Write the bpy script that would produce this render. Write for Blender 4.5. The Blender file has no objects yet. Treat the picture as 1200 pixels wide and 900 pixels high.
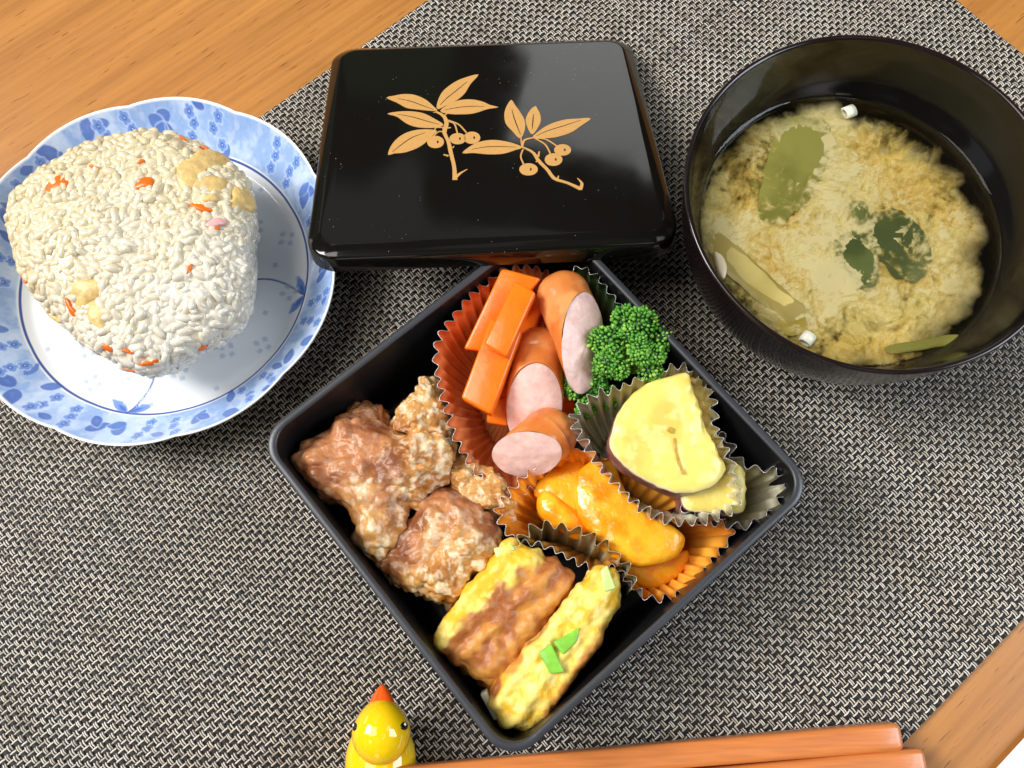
import bpy, math, random
import numpy as np
rng = np.random.default_rng(7); random.seed(7)
SC = 0.01                                   # geometry below is written in centimetres
scene = bpy.context.scene

# ------------------------------------------------------------------ camera
CF, CH, CT, CR = 989.94, 31.877, 0.2945, 0.0156      # focal (px of 1200), height cm, tilt, roll
_f = np.array([0, math.sin(CT), -math.cos(CT)]); _r = np.array([1.0, 0, 0]); _d = np.cross(_f, _r)
CM = np.array([math.cos(CR)*_r + math.sin(CR)*_d, -math.sin(CR)*_r + math.cos(CR)*_d, _f])
cd = bpy.data.cameras.new('camera'); cam = bpy.data.objects.new('camera', cd); scene.collection.objects.link(cam)
cd.sensor_width = 36; cd.lens = 36*CF/1200; cd.clip_start = 0.01; cd.clip_end = 50
from mathutils import Matrix, Vector
m3 = Matrix((CM[0], -CM[1], -CM[2])).transposed()
cam.matrix_world = Matrix.Translation((0, 0, CH*SC)) @ m3.to_4x4()
scene.camera = cam

# ------------------------------------------------------------------ light
W = bpy.data.worlds.new('World'); scene.world = W; W.use_nodes = True
wn = W.node_tree; bg = wn.nodes['Background']
tc = wn.nodes.new('ShaderNodeTexCoord'); nz = wn.nodes.new('ShaderNodeTexVoronoi'); nz.distance = 'CHEBYCHEV'; nz.feature = 'SMOOTH_F1'; nz.inputs['Smoothness'].default_value = .12; cr = wn.nodes.new('ShaderNodeValToRGB')
nz.inputs['Scale'].default_value = 4.2; WOFF = (1.3, .2, .5)  # made-up bright and dark room patches, shifted to reflect in the lid
wn.links.new(tc.outputs['Generated'], nz.inputs['Vector']); wn.links.new(nz.outputs['Color'], cr.inputs['Fac'])
for k_, (p_, c_) in enumerate(((0.0, (.05, .04, .028)), (.40, (.05, .045, .03)), (.46, (.10, .15, .08)), (.66, (.14, .17, .11)), (.70, (.45, .44, .42)), (.84, (.55, .55, .55)), (.87, (3.2, 3.22, 3.2)), (1.0, (3.2, 3.22, 3.2)))):
    e_ = cr.color_ramp.elements[0] if k_ == 0 else (cr.color_ramp.elements[-1] if k_ == 7 else cr.color_ramp.elements.new(p_))
    e_.position = p_; e_.color = (*c_, 1)
mpw = wn.nodes.new('ShaderNodeMapping'); mpw.inputs['Location'].default_value = WOFF
wn.links.new(tc.outputs['Generated'], mpw.inputs['Vector']); wn.links.new(mpw.outputs['Vector'], nz.inputs['Vector'])
wn.links.new(cr.outputs['Color'], bg.inputs['Color']); bg.inputs['Strength'].default_value = 0.44

def area(name, loc, target, sx, sy, power, col):
    l = bpy.data.lights.new(name, 'AREA'); l.shape = 'RECTANGLE'; l.size = sx; l.size_y = sy; l.energy = power; l.color = col
    o = bpy.data.objects.new(name, l); scene.collection.objects.link(o); o.location = loc
    o.rotation_euler = (Vector(target) - Vector(loc)).to_track_quat('-Z', 'Y').to_euler(); return o
area('window_light', (-1.95, 0.42, 1.85), (0.0, 0.08, 0.0), 1.05, 0.95, 70, (1.0, 0.985, 0.97))
area('second_window_light', (1.25, -0.05, 0.90), (0.0, 0.08, 0.0), 0.7, 0.8, 14, (0.82, 0.90, 1.0))
area('overhead_fill', (-0.85, 0.10, 1.70), (0.0, 0.10, 0.0), 0.9, 0.9, 12, (1.0, 0.96, 0.90))  # unseen overhead fill, added to brighten the soup and soften shadows
vs = scene.view_settings; vs.view_transform = 'Standard'; vs.look = 'None'; vs.gamma = 1; vs.use_curve_mapping = False
vs.exposure = 0.22
scene.cycles.max_bounces = 8; scene.cycles.transparent_max_bounces = 24
scene.cycles.caustics_reflective = False; scene.cycles.caustics_refractive = False

# ------------------------------------------------------------------ helpers
def un(px, py, z):
    """point of the 1200x900 picture to a place at height z (cm)"""
    d = np.array([(px-600)/CF, (py-450)/CF, 1.0]) @ CM
    return np.array([0, 0, CH]) + d*((z-CH)/d[2])
def uns(pts, z): return np.array([un(p[0], p[1], p[2] if len(p) > 2 else z) for p in pts])
def lin(r, g, b):
    f = lambda c: (c/255/12.92 if c/255 <= 0.04045 else ((c/255+0.055)/1.055)**2.4)
    return np.array([f(r), f(g), f(b)])
def sstep(a, b, x): t = np.clip((x-a)/(b-a), 0, 1); return t*t*(3-2*t)
def mix(a, b, t): t = np.asarray(t)[..., None]; return np.asarray(a)*(1-t) + np.asarray(b)*t
def _h(ix, iy, iz, s):
    n = (ix.astype(np.int64)*374761393 + iy.astype(np.int64)*668265263 + iz.astype(np.int64)*1440662683 + s*974634777) & 0x7fffffff
    n = ((n ^ (n >> 13))*1274126177) & 0x7fffffff
    n = ((n ^ (n >> 16))*668265263) & 0x7fffffff
    return (n & 0xffffff)/float(0xffffff)
def vnoise(p, s=0):
    i = np.floor(p).astype(np.int64); f = p-i; u = f*f*f*(f*(f*6-15)+10); o = 0
    for a in (0, 1):
        for b in (0, 1):
            for c in (0, 1):
                w = (u[:, 0] if a else 1-u[:, 0])*(u[:, 1] if b else 1-u[:, 1])*(u[:, 2] if c else 1-u[:, 2])
                o = o + w*_h(i[:, 0]+a, i[:, 1]+b, i[:, 2]+c, s)
    return o
def fbm(p, sc=1.0, oct=4, s=0, g=0.5):
    p = np.asarray(p, float)*sc; a = 1; t = 0; n = 0
    for k in range(oct): t = t + a*vnoise(p+k*17.3, s+k); n += a; a *= g; p = p*2.03
    return t/n
def worley(p, sc=1.0, s=0):
    p = np.asarray(p, float)*sc; i = np.floor(p).astype(np.int64); best = np.full(len(p), 9.0); idv = np.zeros(len(p))
    for a in (-1, 0, 1):
        for b in (-1, 0, 1):
            for c in (-1, 0, 1):
                q = i+np.array([a, b, c])
                o = np.stack([_h(q[:, 0], q[:, 1], q[:, 2], s+k) for k in range(3)], 1)
                d = np.linalg.norm(q+o-p, axis=1); m = d < best
                best = np.where(m, d, best); idv = np.where(m, _h(q[:, 0], q[:, 1], q[:, 2], s+9), idv)
    return best, idv
COL = scene.collection
def tag(o, label=None, cat=None, group=None, kind=None):
    if label: o['label'] = label
    if cat: o['category'] = cat
    if group: o['group'] = group
    if kind: o['kind'] = kind
    return o
def empty(name, loc):
    o = bpy.data.objects.new(name, None); COL.objects.link(o); o.location = Vector(loc)*SC; o.empty_display_size = 0.01; return o
def mesh(name, V, F, mats, parent=None, col=None, smooth=True, mi=None, loc=None):
    """V in world cm; the object's origin is its own base (or its parent's place)"""
    V = np.asarray(V, float)
    if parent is not None: org = np.array(parent['_org']) if '_org' in parent.keys() else np.array(parent.location)/SC
    else: org = np.array(loc) if loc is not None else np.array([V[:, 0].mean(), V[:, 1].mean(), V[:, 2].min()])
    me = bpy.data.meshes.new(name)
    L = (V-org)*SC
    if isinstance(F, np.ndarray):
        k = F.shape[1]; me.vertices.add(len(L)); me.vertices.foreach_set('co', L.astype(np.float32).ravel())
        me.loops.add(F.size); me.loops.foreach_set('vertex_index', F.astype(np.int32).ravel())
        me.polygons.add(len(F)); me.polygons.foreach_set('loop_start', (np.arange(len(F))*k).astype(np.int32))
        me.update(calc_edges=True)
    else: me.from_pydata(L.tolist(), [], [list(map(int, f)) for f in F])
    if smooth: me.polygons.foreach_set('use_smooth', np.ones(len(me.polygons), bool))
    if not isinstance(mats, (list, tuple)): mats = [mats]
    for m in mats: me.materials.append(m)
    if mi is not None: me.polygons.foreach_set('material_index', np.asarray(mi, np.int32))
    if col is not None:
        a = me.color_attributes.new('Col', 'FLOAT_COLOR', 'POINT')
        a.data.foreach_set('color', np.c_[np.clip(col, 0, 1), np.ones(len(V))].astype(np.float32).ravel())
    me.update()
    o = bpy.data.objects.new(name, me); COL.objects.link(o)
    if parent is not None: o.parent = parent
    if parent is None: o.location = Vector(org)*SC
    return o
def sub(name, V, F, mats, part, **k):
    """a piece one level deeper: the part's own origin coincides with its thing's"""
    part['_org'] = [float(x) for x in (np.array(part.parent.location)/SC)] if part.parent else [float(x) for x in np.array(part.location)/SC]
    o = mesh(name, V, F, mats, part, **k); del part['_org']; return o
def grid_faces(n, m, cn=False, cm=False):
    i = np.arange(n if cn else n-1); j = np.arange(m if cm else m-1); I, J = np.meshgrid(i, j, indexing='ij')
    a = I*m+J; b = ((I+1) % n)*m+J; c = ((I+1) % n)*m+(J+1) % m; d = I*m+(J+1) % m
    return np.stack([a, b, c, d], -1).reshape(-1, 4)
def vnormals(V, F):
    n = np.zeros_like(V); q = V[F]; fn = np.cross(q[:, 2]-q[:, 0], q[:, 3]-q[:, 1])
    for k in range(4): np.add.at(n, F[:, k], fn)
    return n/np.maximum(np.linalg.norm(n, axis=1, keepdims=True), 1e-9)
def smooth_loop(P, n, closed=True):
    P = np.asarray(P, float); N = len(P); seg = N if closed else N-1; out = []
    k = 24
    for i in range(seg):
        if closed: a, b, c, d = P[(i-1) % N], P[i], P[(i+1) % N], P[(i+2) % N]
        else: a, b, c, d = P[max(i-1, 0)], P[i], P[i+1], P[min(i+2, N-1)]
        t = np.linspace(0, 1, k, endpoint=False)[:, None]
        out.append(0.5*((2*b)+(-a+c)*t+(2*a-5*b+4*c-d)*t**2+(-a+3*b-3*c+d)*t**3))
    Q = np.vstack(out+([P[:1]] if closed else [P[-1:]]))
    s = np.r_[0, np.cumsum(np.linalg.norm(np.diff(Q, axis=0), axis=1))]
    u = np.linspace(0, s[-1], n, endpoint=not closed)
    return np.stack([np.interp(u, s, Q[:, k]) for k in range(P.shape[1])], 1)
def tube(P, R, k=8, cap=True, flat=1.0):
    P = np.asarray(P, float); n = len(P); R = np.broadcast_to(R, n)
    T = np.gradient(P, axis=0); T /= np.linalg.norm(T, axis=1, keepdims=True)
    up = np.array([0.0, 0, 1]) if abs(T[0][2]) < 0.9 else np.array([1.0, 0, 0]); V = []
    for i in range(n):
        s = np.cross(T[i], up); s /= np.linalg.norm(s); w = np.cross(s, T[i])
        a = np.linspace(0, 2*np.pi, k, endpoint=False)
        V.append(P[i]+R[i]*(np.cos(a)[:, None]*s+flat*np.sin(a)[:, None]*w))
    V = np.vstack(V); F = [tuple(f) for f in grid_faces(n, k, False, True)[:, ::-1]]
    if cap: F += [tuple(range(k)), tuple(range((n-1)*k, n*k))[::-1]]
    return V, F
def rrect(h, r, n=8):
    P = []
    for k, (sx, sy) in enumerate(((1, 1), (-1, 1), (-1, -1), (1, -1))):
        a = np.linspace(k*np.pi/2, (k+1)*np.pi/2, n); P += [(sx*(h-r)+r*math.cos(t), sy*(h-r)+r*math.sin(t)) for t in a]
    return np.array(P)
def loft(prof, n=8, capfirst=False, caplast=True):
    """prof: (half, radius, z) rings of rounded squares"""
    rings = [np.c_[rrect(h, r, n), np.full(4*n, z)] for h, r, z in prof]
    V = np.vstack(rings); m = 4*n; F = [tuple(f) for f in grid_faces(len(prof), m, False, True)[:, ::-1]]
    if capfirst: F.append(tuple(range(m))[::-1])
    if caplast: F.append(tuple(range((len(prof)-1)*m, len(prof)*m)))
    return V, F
def revolve(prof, k=128, c=(0, 0)):
    a = np.linspace(0, 2*np.pi, k, endpoint=False)
    V = np.vstack([np.c_[c[0]+r*np.cos(a), c[1]+r*np.sin(a), np.full(k, z)] for r, z in prof])
    return V, grid_faces(len(prof), k, False, True)[:, ::-1]

# ------------------------------------------------------------------ materials
def mat(name, color=(0.5, 0.5, 0.5), rough=0.5, attr=False, metal=0.0, sss=0.0, srad=(1, .5, .3), sscale=0.002, spec=0.5,
        bump=0.0, bscale=400, coat=0.0, var=0.0, vscale=200, ior=1.5, rvar=0.0):
    m = bpy.data.materials.new(name); m.use_nodes = True; nt = m.node_tree; b = nt.nodes['Principled BSDF']
    b.inputs['Base Color'].default_value = (*[float(x) for x in color], 1); b.inputs['Roughness'].default_value = rough
    b.inputs['Metallic'].default_value = metal; b.inputs['Specular IOR Level'].default_value = spec; b.inputs['IOR'].default_value = ior
    if sss: b.inputs['Subsurface Weight'].default_value = sss; b.inputs['Subsurface Radius'].default_value = srad; b.inputs['Subsurface Scale'].default_value = sscale
    if coat: b.inputs['Coat Weight'].default_value = coat; b.inputs['Coat Roughness'].default_value = 0.06
    src = None
    if attr:
        a = nt.nodes.new('ShaderNodeAttribute'); a.attribute_name = 'Col'; src = a.outputs['Color']; nt.links.new(src, b.inputs['Base Color'])
    g = nt.nodes.new('ShaderNodeTexCoord')
    if var:
        n = nt.nodes.new('ShaderNodeTexNoise'); n.inputs['Scale'].default_value = vscale; n.inputs['Detail'].default_value = 4
        nt.links.new(g.outputs['Object'], n.inputs['Vector'])
        mr = nt.nodes.new('ShaderNodeMapRange'); mr.inputs['From Min'].default_value = 0.3; mr.inputs['From Max'].default_value = 0.7
        mr.inputs['To Min'].default_value = 1-var; mr.inputs['To Max'].default_value = 1+var*0.6; nt.links.new(n.outputs['Fac'], mr.inputs['Value'])
        h = nt.nodes.new('ShaderNodeVectorMath'); h.operation = 'SCALE'
        if src is not None: nt.links.new(src, h.inputs[0])
        else: h.inputs[0].default_value = [float(x) for x in color]
        nt.links.new(mr.outputs['Result'], h.inputs['Scale']); nt.links.new(h.outputs['Vector'], b.inputs['Base Color'])
    if rvar:
        n = nt.nodes.new('ShaderNodeTexNoise'); n.inputs['Scale'].default_value = 60; n.inputs['Detail'].default_value = 5
        nt.links.new(g.outputs['Object'], n.inputs['Vector'])
        mr = nt.nodes.new('ShaderNodeMapRange'); mr.inputs['From Min'].default_value = 0.35; mr.inputs['From Max'].default_value = 0.7
        mr.inputs['To Min'].default_value = rough; mr.inputs['To Max'].default_value = rough+rvar
        nt.links.new(n.outputs['Fac'], mr.inputs['Value']); nt.links.new(mr.outputs['Result'], b.inputs['Roughness'])
    if bump:
        n = nt.nodes.new('ShaderNodeTexNoise'); n.inputs['Scale'].default_value = bscale; n.inputs['Detail'].default_value = 4
        nt.links.new(g.outputs['Object'], n.inputs['Vector'])
        bp = nt.nodes.new('ShaderNodeBump'); bp.inputs['Strength'].default_value = bump; bp.inputs['Distance'].default_value = 0.0006
        nt.links.new(n.outputs['Fac'], bp.inputs['Height']); nt.links.new(bp.outputs['Normal'], b.inputs['Normal'])
    return m

MU = np.array([math.cos(.6943), math.sin(.6943)]); MV = np.array([-MU[1], MU[0]])     # the mat's two directions

# wood: grain runs along the mat's long side
wood = bpy.data.materials.new('table_wood'); wood.use_nodes = True; nt = wood.node_tree; b = nt.nodes['Principled BSDF']
g = nt.nodes.new('ShaderNodeTexCoord'); mp = nt.nodes.new('ShaderNodeMapping'); mp.inputs['Rotation'].default_value = (0, 0, -.6943)
nt.links.new(g.outputs['Object'], mp.inputs['Vector'])
def wnoise(scale, det, rough=0.5):
    s = nt.nodes.new('ShaderNodeMapping'); s.inputs['Scale'].default_value = scale; nt.links.new(mp.outputs['Vector'], s.inputs['Vector'])
    n = nt.nodes.new('ShaderNodeTexNoise'); n.inputs['Scale'].default_value = 1; n.inputs['Detail'].default_value = det; n.inputs['Roughness'].default_value = rough
    nt.links.new(s.outputs['Vector'], n.inputs['Vector']); return n
n1 = wnoise((5, 70, 1), 4); n2 = wnoise((90, 900, 1), 2); n3 = wnoise((14, 420, 1), 3)
r1 = nt.nodes.new('ShaderNodeValToRGB'); e = r1.color_ramp.elements
e[0].position = 0.3; e[0].color = (*lin(164, 106, 48), 1); e[1].position = 0.7; e[1].color = (*lin(188, 128, 62), 1)
nt.links.new(n1.outputs['Fac'], r1.inputs['Fac'])
r3 = nt.nodes.new('ShaderNodeValToRGB'); e = r3.color_ramp.elements; e[0].position = 0.35; e[0].color = (.88, .86, .82, 1); e[1].position = 0.62; e[1].color = (1.05, 1.05, 1.05, 1)
nt.links.new(n3.outputs['Fac'], r3.inputs['Fac'])
r2 = nt.nodes.new('ShaderNodeValToRGB'); e = r2.color_ramp.elements; e[0].position = 0.27; e[0].color = (.5, .42, .35, 1); e[1].position = 0.36; e[1].color = (1, 1, 1, 1)
nt.links.new(n2.outputs['Fac'], r2.inputs['Fac'])
def mul(a, c):
    x = nt.nodes.new('ShaderNodeMixRGB'); x.blend_type = 'MULTIPLY'; x.inputs['Fac'].default_value = 1
    nt.links.new(a, x.inputs['Color1']); nt.links.new(c, x.inputs['Color2']); return x.outputs['Color']
nt.links.new(mul(mul(r1.outputs['Color'], r3.outputs['Color']), r2.outputs['Color']), b.inputs['Base Color'])
b.inputs['Roughness'].default_value = 0.38
bp = nt.nodes.new('ShaderNodeBump'); bp.inputs['Strength'].default_value = 0.15; bp.inputs['Distance'].default_value = 0.0004
nt.links.new(n2.outputs['Fac'], bp.inputs['Height']); nt.links.new(bp.outputs['Normal'], b.inputs['Normal'])

# ------------------------------------------------------------------ table and placemat
def mpt(u, v, z): return np.array([MU[0]*u+MV[0]*v, MU[1]*u+MV[1]*v, z])
T = np.array([mpt(-90, -45, -2.5), mpt(90, -45, -2.5), mpt(90, 60, -2.5), mpt(-90, 60, -2.5)])
Tt = T+[0, 0, 2.5]
o = mesh('table', np.vstack([T, Tt]), [(3, 2, 1, 0), (4, 5, 6, 7), (0, 1, 5, 4), (1, 2, 6, 5), (2, 3, 7, 6), (3, 0, 4, 7)], wood, smooth=False, loc=(0, 0, 0))
tag(o, kind='structure')

U0, U1, V0, V1 = -26.0, 33.33, -11.35, 23.79
mat_root = empty('placemat', mpt((U0+U1)/2, (V0+V1)/2, 0))
tag(mat_root, 'black and beige woven placemat lying across the wooden table', 'placemat')
m_base = mat('placemat_backing', (0.012, 0.011, 0.011), 0.7)
bv = np.array([mpt(U0, V0, z) for z in (.02,)]+[mpt(U1, V0, .02), mpt(U1, V1, .02), mpt(U0, V1, .02), mpt(U0, V0, .07), mpt(U1, V0, .07), mpt(U1, V1, .07), mpt(U0, V1, .07)])
mesh('backing', bv, [(3, 2, 1, 0), (4, 5, 6, 7), (0, 1, 5, 4), (1, 2, 6, 5), (2, 3, 7, 6), (3, 0, 4, 7)], m_base, mat_root, smooth=False)
PITCH = 0.222
m_yarn = mat('placemat_yarn', attr=True, rough=0.5, spec=0.25)
NU = int((U1-U0)/PITCH); NV = int((V1-V0)/PITCH)
def yarns(along_v, name):
    n_y, n_c = (NU, NV) if along_v else (NV, NU)
    npt = n_c*2+1
    tpos = np.arange(npt)*PITCH/2
    Vs, Fs, Cs, off = [], [], [], 0
    for i in range(n_y):
        base = (i+.5)*PITCH
        j = np.arange(npt)
        w = np.where(j % 2 == 1, np.where(((j//2)+i) % 2 == 0, 1.0, -1.0), 0.0)*(1 if along_v else -1)
        z0 = 0.165+0.045*w
        fil = [(0.0, .098, 0.0, 0), (-.058, .021, .024, 1), (.030, .021, .024, 1)] if along_v else [(0.0, .098, 0.0, 0), (rng.uniform(.03, .06), .026, .026, 1)]
        for (lo, hw, rise, kind) in fil:
            jit = rng.normal(0, .006)+0.012*np.sin(tpos*rng.uniform(.3, 1.2)+rng.uniform(0, 6))
            lat = base+lo+jit
            if kind == 0: offs = [(-hw, 0.0), (hw, 0.0)]
            else: offs = [(-hw, .004), (0, rise), (hw, .004)]
            rows = []
            for (dx, dz) in offs:
                l = lat+dx; z = z0+dz
                if along_v: P = np.stack([MU[0]*(U0+l)+MV[0]*(V0+tpos), MU[1]*(U0+l)+MV[1]*(V0+tpos), z], 1)
                else: P = np.stack([MU[0]*(U0+tpos)+MV[0]*(V0+l), MU[1]*(U0+tpos)+MV[1]*(V0+l), z], 1)
                rows.append(P)
            k = len(rows); P = np.stack(rows, 1).reshape(-1, 3)
            f = grid_faces(npt, k)+off
            if not along_v: f = f[:, ::-1]
            Vs.append(P); Fs.append(f); off += len(P)
            if kind == 0: c = np.tile(np.array([.014, .0125, .0115])*rng.uniform(.7, 1.5), (npt, 1))
            else:
                q = rng.random(); c0 = np.array([.66, .60, .52]) if q < .6 else (np.array([.58, .50, .40]) if q < .98 else np.array([.3, .27, .23]))
                s = fbm(np.c_[tpos*.9, np.full(npt, i*3.7+lo*50), np.zeros(npt)], 1, 2, 5 if along_v else 8)
                c = c0*(0.68+.42*sstep(.25, .6, s))[:, None]
            Cs.append(np.repeat(c, k, 0))
    o = mesh(name, np.vstack(Vs), np.vstack(Fs), m_yarn, mat_root, col=np.vstack(Cs)); o['kind'] = 'stuff'
yarns(True, 'warp_yarns'); yarns(False, 'weft_yarns')
MZ = 0.25                                     # top of the mat

# white sheet at the table's near right
m_paper = mat('white_paper', attr=True, rough=0.75)
a0 = un(1164, 902, .1); n2_ = np.array([MV[0], MV[1], 0])*-1; d2_ = np.array([MU[0], MU[1], 0])
gu, gv = 60, 30
U, Vv = np.meshgrid(np.linspace(-12, 14, gu), np.linspace(0, 12, gv), indexing='ij')
P = a0+d2_*U.reshape(-1, 1)+n2_*Vv.reshape(-1, 1); P[:, 2] = .06+.14*np.exp(-Vv.ravel()/.35)
cpa = np.tile(lin(244, 240, 236), (len(P), 1))
o = mesh('paper_sheet', np.vstack([P, P-[0, 0, .03]]), np.vstack([grid_faces(gu, gv)[:, ::-1], grid_faces(gu, gv)+len(P)]), m_paper, col=np.vstack([cpa, cpa]))
tag(o, 'white paper sheet lying on the wooden table past the mat', 'paper')

# ------------------------------------------------------------------ bento box
BC = np.array([.658, 5.554]); BROT = .6857; ZB = 4.766
def brot(V):
    c, s = math.cos(BROT), math.sin(BROT); V = np.asarray(V, float)
    return np.c_[BC[0]+V[:, 0]*c-V[:, 1]*s, BC[1]+V[:, 0]*s+V[:, 1]*c, V[:, 2]]
m_box = mat('black_box_plastic', (.0075, .0078, .009), 0.27, spec=0.5, bump=.06, bscale=900, rvar=.12)
m_rim = mat('box_rim_sky_tint', (.036, .038, .045), 0.34, spec=0.55, bump=.05, bscale=700, rvar=.1)  # black plastic lightened towards blue: sky reflection put into the base colour
box = empty('bento_box', (BC[0], BC[1], MZ))
tag(box, 'open square black bento box filled with food, corner towards the viewer', 'bento box')
H = 6.5
V, F = loft([(5.9, .8, MZ), (6.0, .9, MZ+.05), (6.12, .95, MZ+.25), (6.38, 1.0, ZB-.35), (6.42, 1.0, ZB-.12)], 10, True, False)
mesh('outer_wall', brot(V), F, m_box, box)
V, F = loft([(6.42, 1.0, ZB-.12), (6.49, 1.04, ZB-.10), (6.5, 1.05, ZB-.04), (6.47, 1.03, ZB), (6.28, .9, ZB), (6.25, .88, ZB-.03), (6.245, .87, ZB-.08)], 10, False, False)
mesh('rim', brot(V), F, m_rim, box)
V, F = loft([(6.245, .87, ZB-.08), (6.2, .85, ZB-1.2), (6.02, .8, .95), (5.9, .75, .60), (5.7, .62, .47), (5.5, .5, .45)], 10, False, True)
mesh('inner_wall', brot(V), F, m_box, box)
FL = 0.47

# ------------------------------------------------------------------ lid with gold branches
LX = np.array([-.8009, 18.8984, 3.1839]); la, lb, lc = .0432, -.3573, .0166
Rz = np.array([[math.cos(la), -math.sin(la), 0], [math.sin(la), math.cos(la), 0], [0, 0, 1]])
Rx = np.array([[1, 0, 0], [0, math.cos(lb), -math.sin(lb)], [0, math.sin(lb), math.cos(lb)]])
Ry = np.array([[math.cos(lc), 0, math.sin(lc)], [0, 1, 0], [-math.sin(lc), 0, math.cos(lc)]])
LR = Rz @ Rx @ Ry
def lidw(V): return LX+np.asarray(V, float) @ LR.T
m_lac = mat('black_lacquer', (.006, .0052, .0045), 0.05, spec=0.5, rvar=.05)
nt = m_lac.node_tree; g_ = nt.nodes.new('ShaderNodeTexCoord'); n_ = nt.nodes.new('ShaderNodeTexVoronoi'); n_.inputs['Scale'].default_value = 420
nt.links.new(g_.outputs['Object'], n_.inputs['Vector']); r_ = nt.nodes.new('ShaderNodeValToRGB'); e = r_.color_ramp.elements
e[0].position = 0.05; e[0].color = (.30, .28, .25, 1); e[1].position = 0.085; e[1].color = (.006, .0052, .0045, 1)
n3_ = nt.nodes.new('ShaderNodeTexNoise'); n3_.inputs['Scale'].default_value = 40; nt.links.new(g_.outputs['Object'], n3_.inputs['Vector'])
ad_ = nt.nodes.new('ShaderNodeMath'); ad_.operation = 'MULTIPLY_ADD'; ad_.inputs[1].default_value = -.35; ad_.inputs[2].default_value = .23
nt.links.new(n3_.outputs['Fac'], ad_.inputs[0]); a2_ = nt.nodes.new('ShaderNodeMath'); a2_.operation = 'ADD'
nt.links.new(ad_.outputs[0], a2_.inputs[0]); nt.links.new(n_.outputs['Distance'], a2_.inputs[1]); nt.links.new(a2_.outputs[0], r_.inputs['Fac'])
nt.links.new(r_.outputs['Color'], nt.nodes['Principled BSDF'].inputs['Base Color'])
m_gold = mat('gold_print', lin(226, 172, 100), 0.38, metal=0.25, var=.06, vscale=700)
m_vein = mat('gold_print_vein', (.03, .014, .006), 0.3)
lid = empty('box_lid', LX+np.array([0, 6.1, -2.9]))
tag(lid, 'glossy black square box lid with gold leaf branches, propped on the box', 'box lid')
hl = 6.48
V, F = loft([(hl-.02, 1.1, -.75), (hl+.02, 1.12, -.70), (hl+.02, 1.12, -.12), (hl, 1.1, -.05), (hl-.06, 1.06, 0.0), (hl-.42, .72, .15), (hl-.47, .68, .165), (hl-.55, .6, .17)], 12, False, True)
shell_o = V.copy(); mesh('lid_top', lidw(V), F, m_lac, lid)
V, F = loft([(hl-.02, 1.1, -.75), (hl-.22, .95, -.75), (hl-.25, .93, -.72), (hl-.30, .9, -.15), (hl-.6, .7, 0.0)], 12, False, True)
mesh('lid_underside', lidw(V), [f[::-1] for f in F] if False else F, m_lac, lid)
PZ = .17
def lidpix(px, py):
    d = np.array([(px-600)/CF, (py-450)/CF, 1.0]) @ CM; o = np.array([0, 0, CH]); n = LR[:, 2]; p0 = LX+n*PZ
    return (LR.T @ (o+d*((p0-o)@n)/(d@n)-LX))[:2]
def zp(x, y): return lidpix(440+x/4.615, 80+y/4.615)
def plate_poly(name, P2, z, th, m, parent, fn=mesh):
    P2 = np.asarray(P2); n = len(P2)
    ar = 0.5*np.sum(P2[:, 0]*np.roll(P2[:, 1], -1)-np.roll(P2[:, 0], -1)*P2[:, 1])
    if ar < 0: P2 = P2[::-1]
    V = np.vstack([np.c_[P2, np.full(n, z)], np.c_[P2, np.full(n, z+th)]])
    F = [tuple(range(n))[::-1], tuple(range(n, 2*n))]+[(i, (i+1) % n, n+(i+1) % n, n+i) for i in range(n)]
    return fn(name, lidw(V), F, m, parent, smooth=False)
leaves = [[(60,160),(100,150),(150,141),(210,145),(270,170),(312,205),(335,230),(300,231),(230,224),(170,215),(115,186)],
 [(557,35),(490,50),(430,75),(370,120),(340,170),(333,222),(380,203),(430,180),(480,140),(515,85)],
 [(665,212),(620,200),(580,182),(520,170),(450,175),(390,200),(350,232),(390,246),(450,250),(530,245),(605,222)],
 [(65,247),(120,236),(190,234),(260,245),(320,275),(368,305),(345,319),(290,324),(220,318),(165,297),(115,262)],
 [(68,470),(85,420),(125,375),(180,345),(250,332),(330,337),(312,362),(280,395),(230,430),(160,456),(100,462)],
 [(735,172),(710,205),(697,250),(705,300),(740,340),(783,380),(808,330),(805,280),(780,235),(755,200)],
 [(865,205),(835,230),(813,275),(820,315),(845,358),(870,335),(893,290),(890,250),(875,220)],
 [(1165,272),(1090,274),(1020,280),(940,305),(885,340),(848,378),(910,380),(980,373),(1060,347),(1112,312)],
 [(470,460),(510,425),(560,400),(630,389),(700,396),(760,412),(795,430),(760,442),(690,463),(610,466),(530,459)]]
veins = [[(120,165),(190,180),(260,205),(315,225)], [(495,75),(440,120),(390,160),(350,200)], [(590,208),(500,208),(420,218),(370,228)],
 [(120,250),(200,265),(280,288),(345,305)], [(90,455),(140,415),(200,375),(270,350)], [(738,225),(750,270),(768,320),(785,360)],
 [(855,250),(851,290),(848,330)], [(1110,282),(1020,312),(930,340),(870,368)], [(520,440),(600,427),(680,425),(760,428)]]
def strip(pts, ws):
    P = smooth_loop(np.array([zp(*p) for p in pts]), 18, False); w = np.interp(np.linspace(0, 1, 18), np.linspace(0, 1, len(ws)), ws)/4.615/33
    T = np.gradient(P, axis=0); T /= np.linalg.norm(T, axis=1, keepdims=True); N = np.c_[-T[:, 1], T[:, 0]]
    return np.vstack([P+N*w[:, None]/2, (P-N*w[:, None]/2)[::-1]])
for lf, vn in zip(leaves, veins):
    P = smooth_loop(np.array([zp(*p) for p in lf]), 40)
    P[np.argmin(np.linalg.norm(P-zp(*lf[0]), axis=1))] = zp(*lf[0])
    part = plate_poly('gold_leaf', P, PZ+.001, .012, m_gold, lid)
    plate_poly('vein', strip(vn, [3, 6, 6, 3]), PZ+.0135, .003, m_vein, part, sub)
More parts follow.
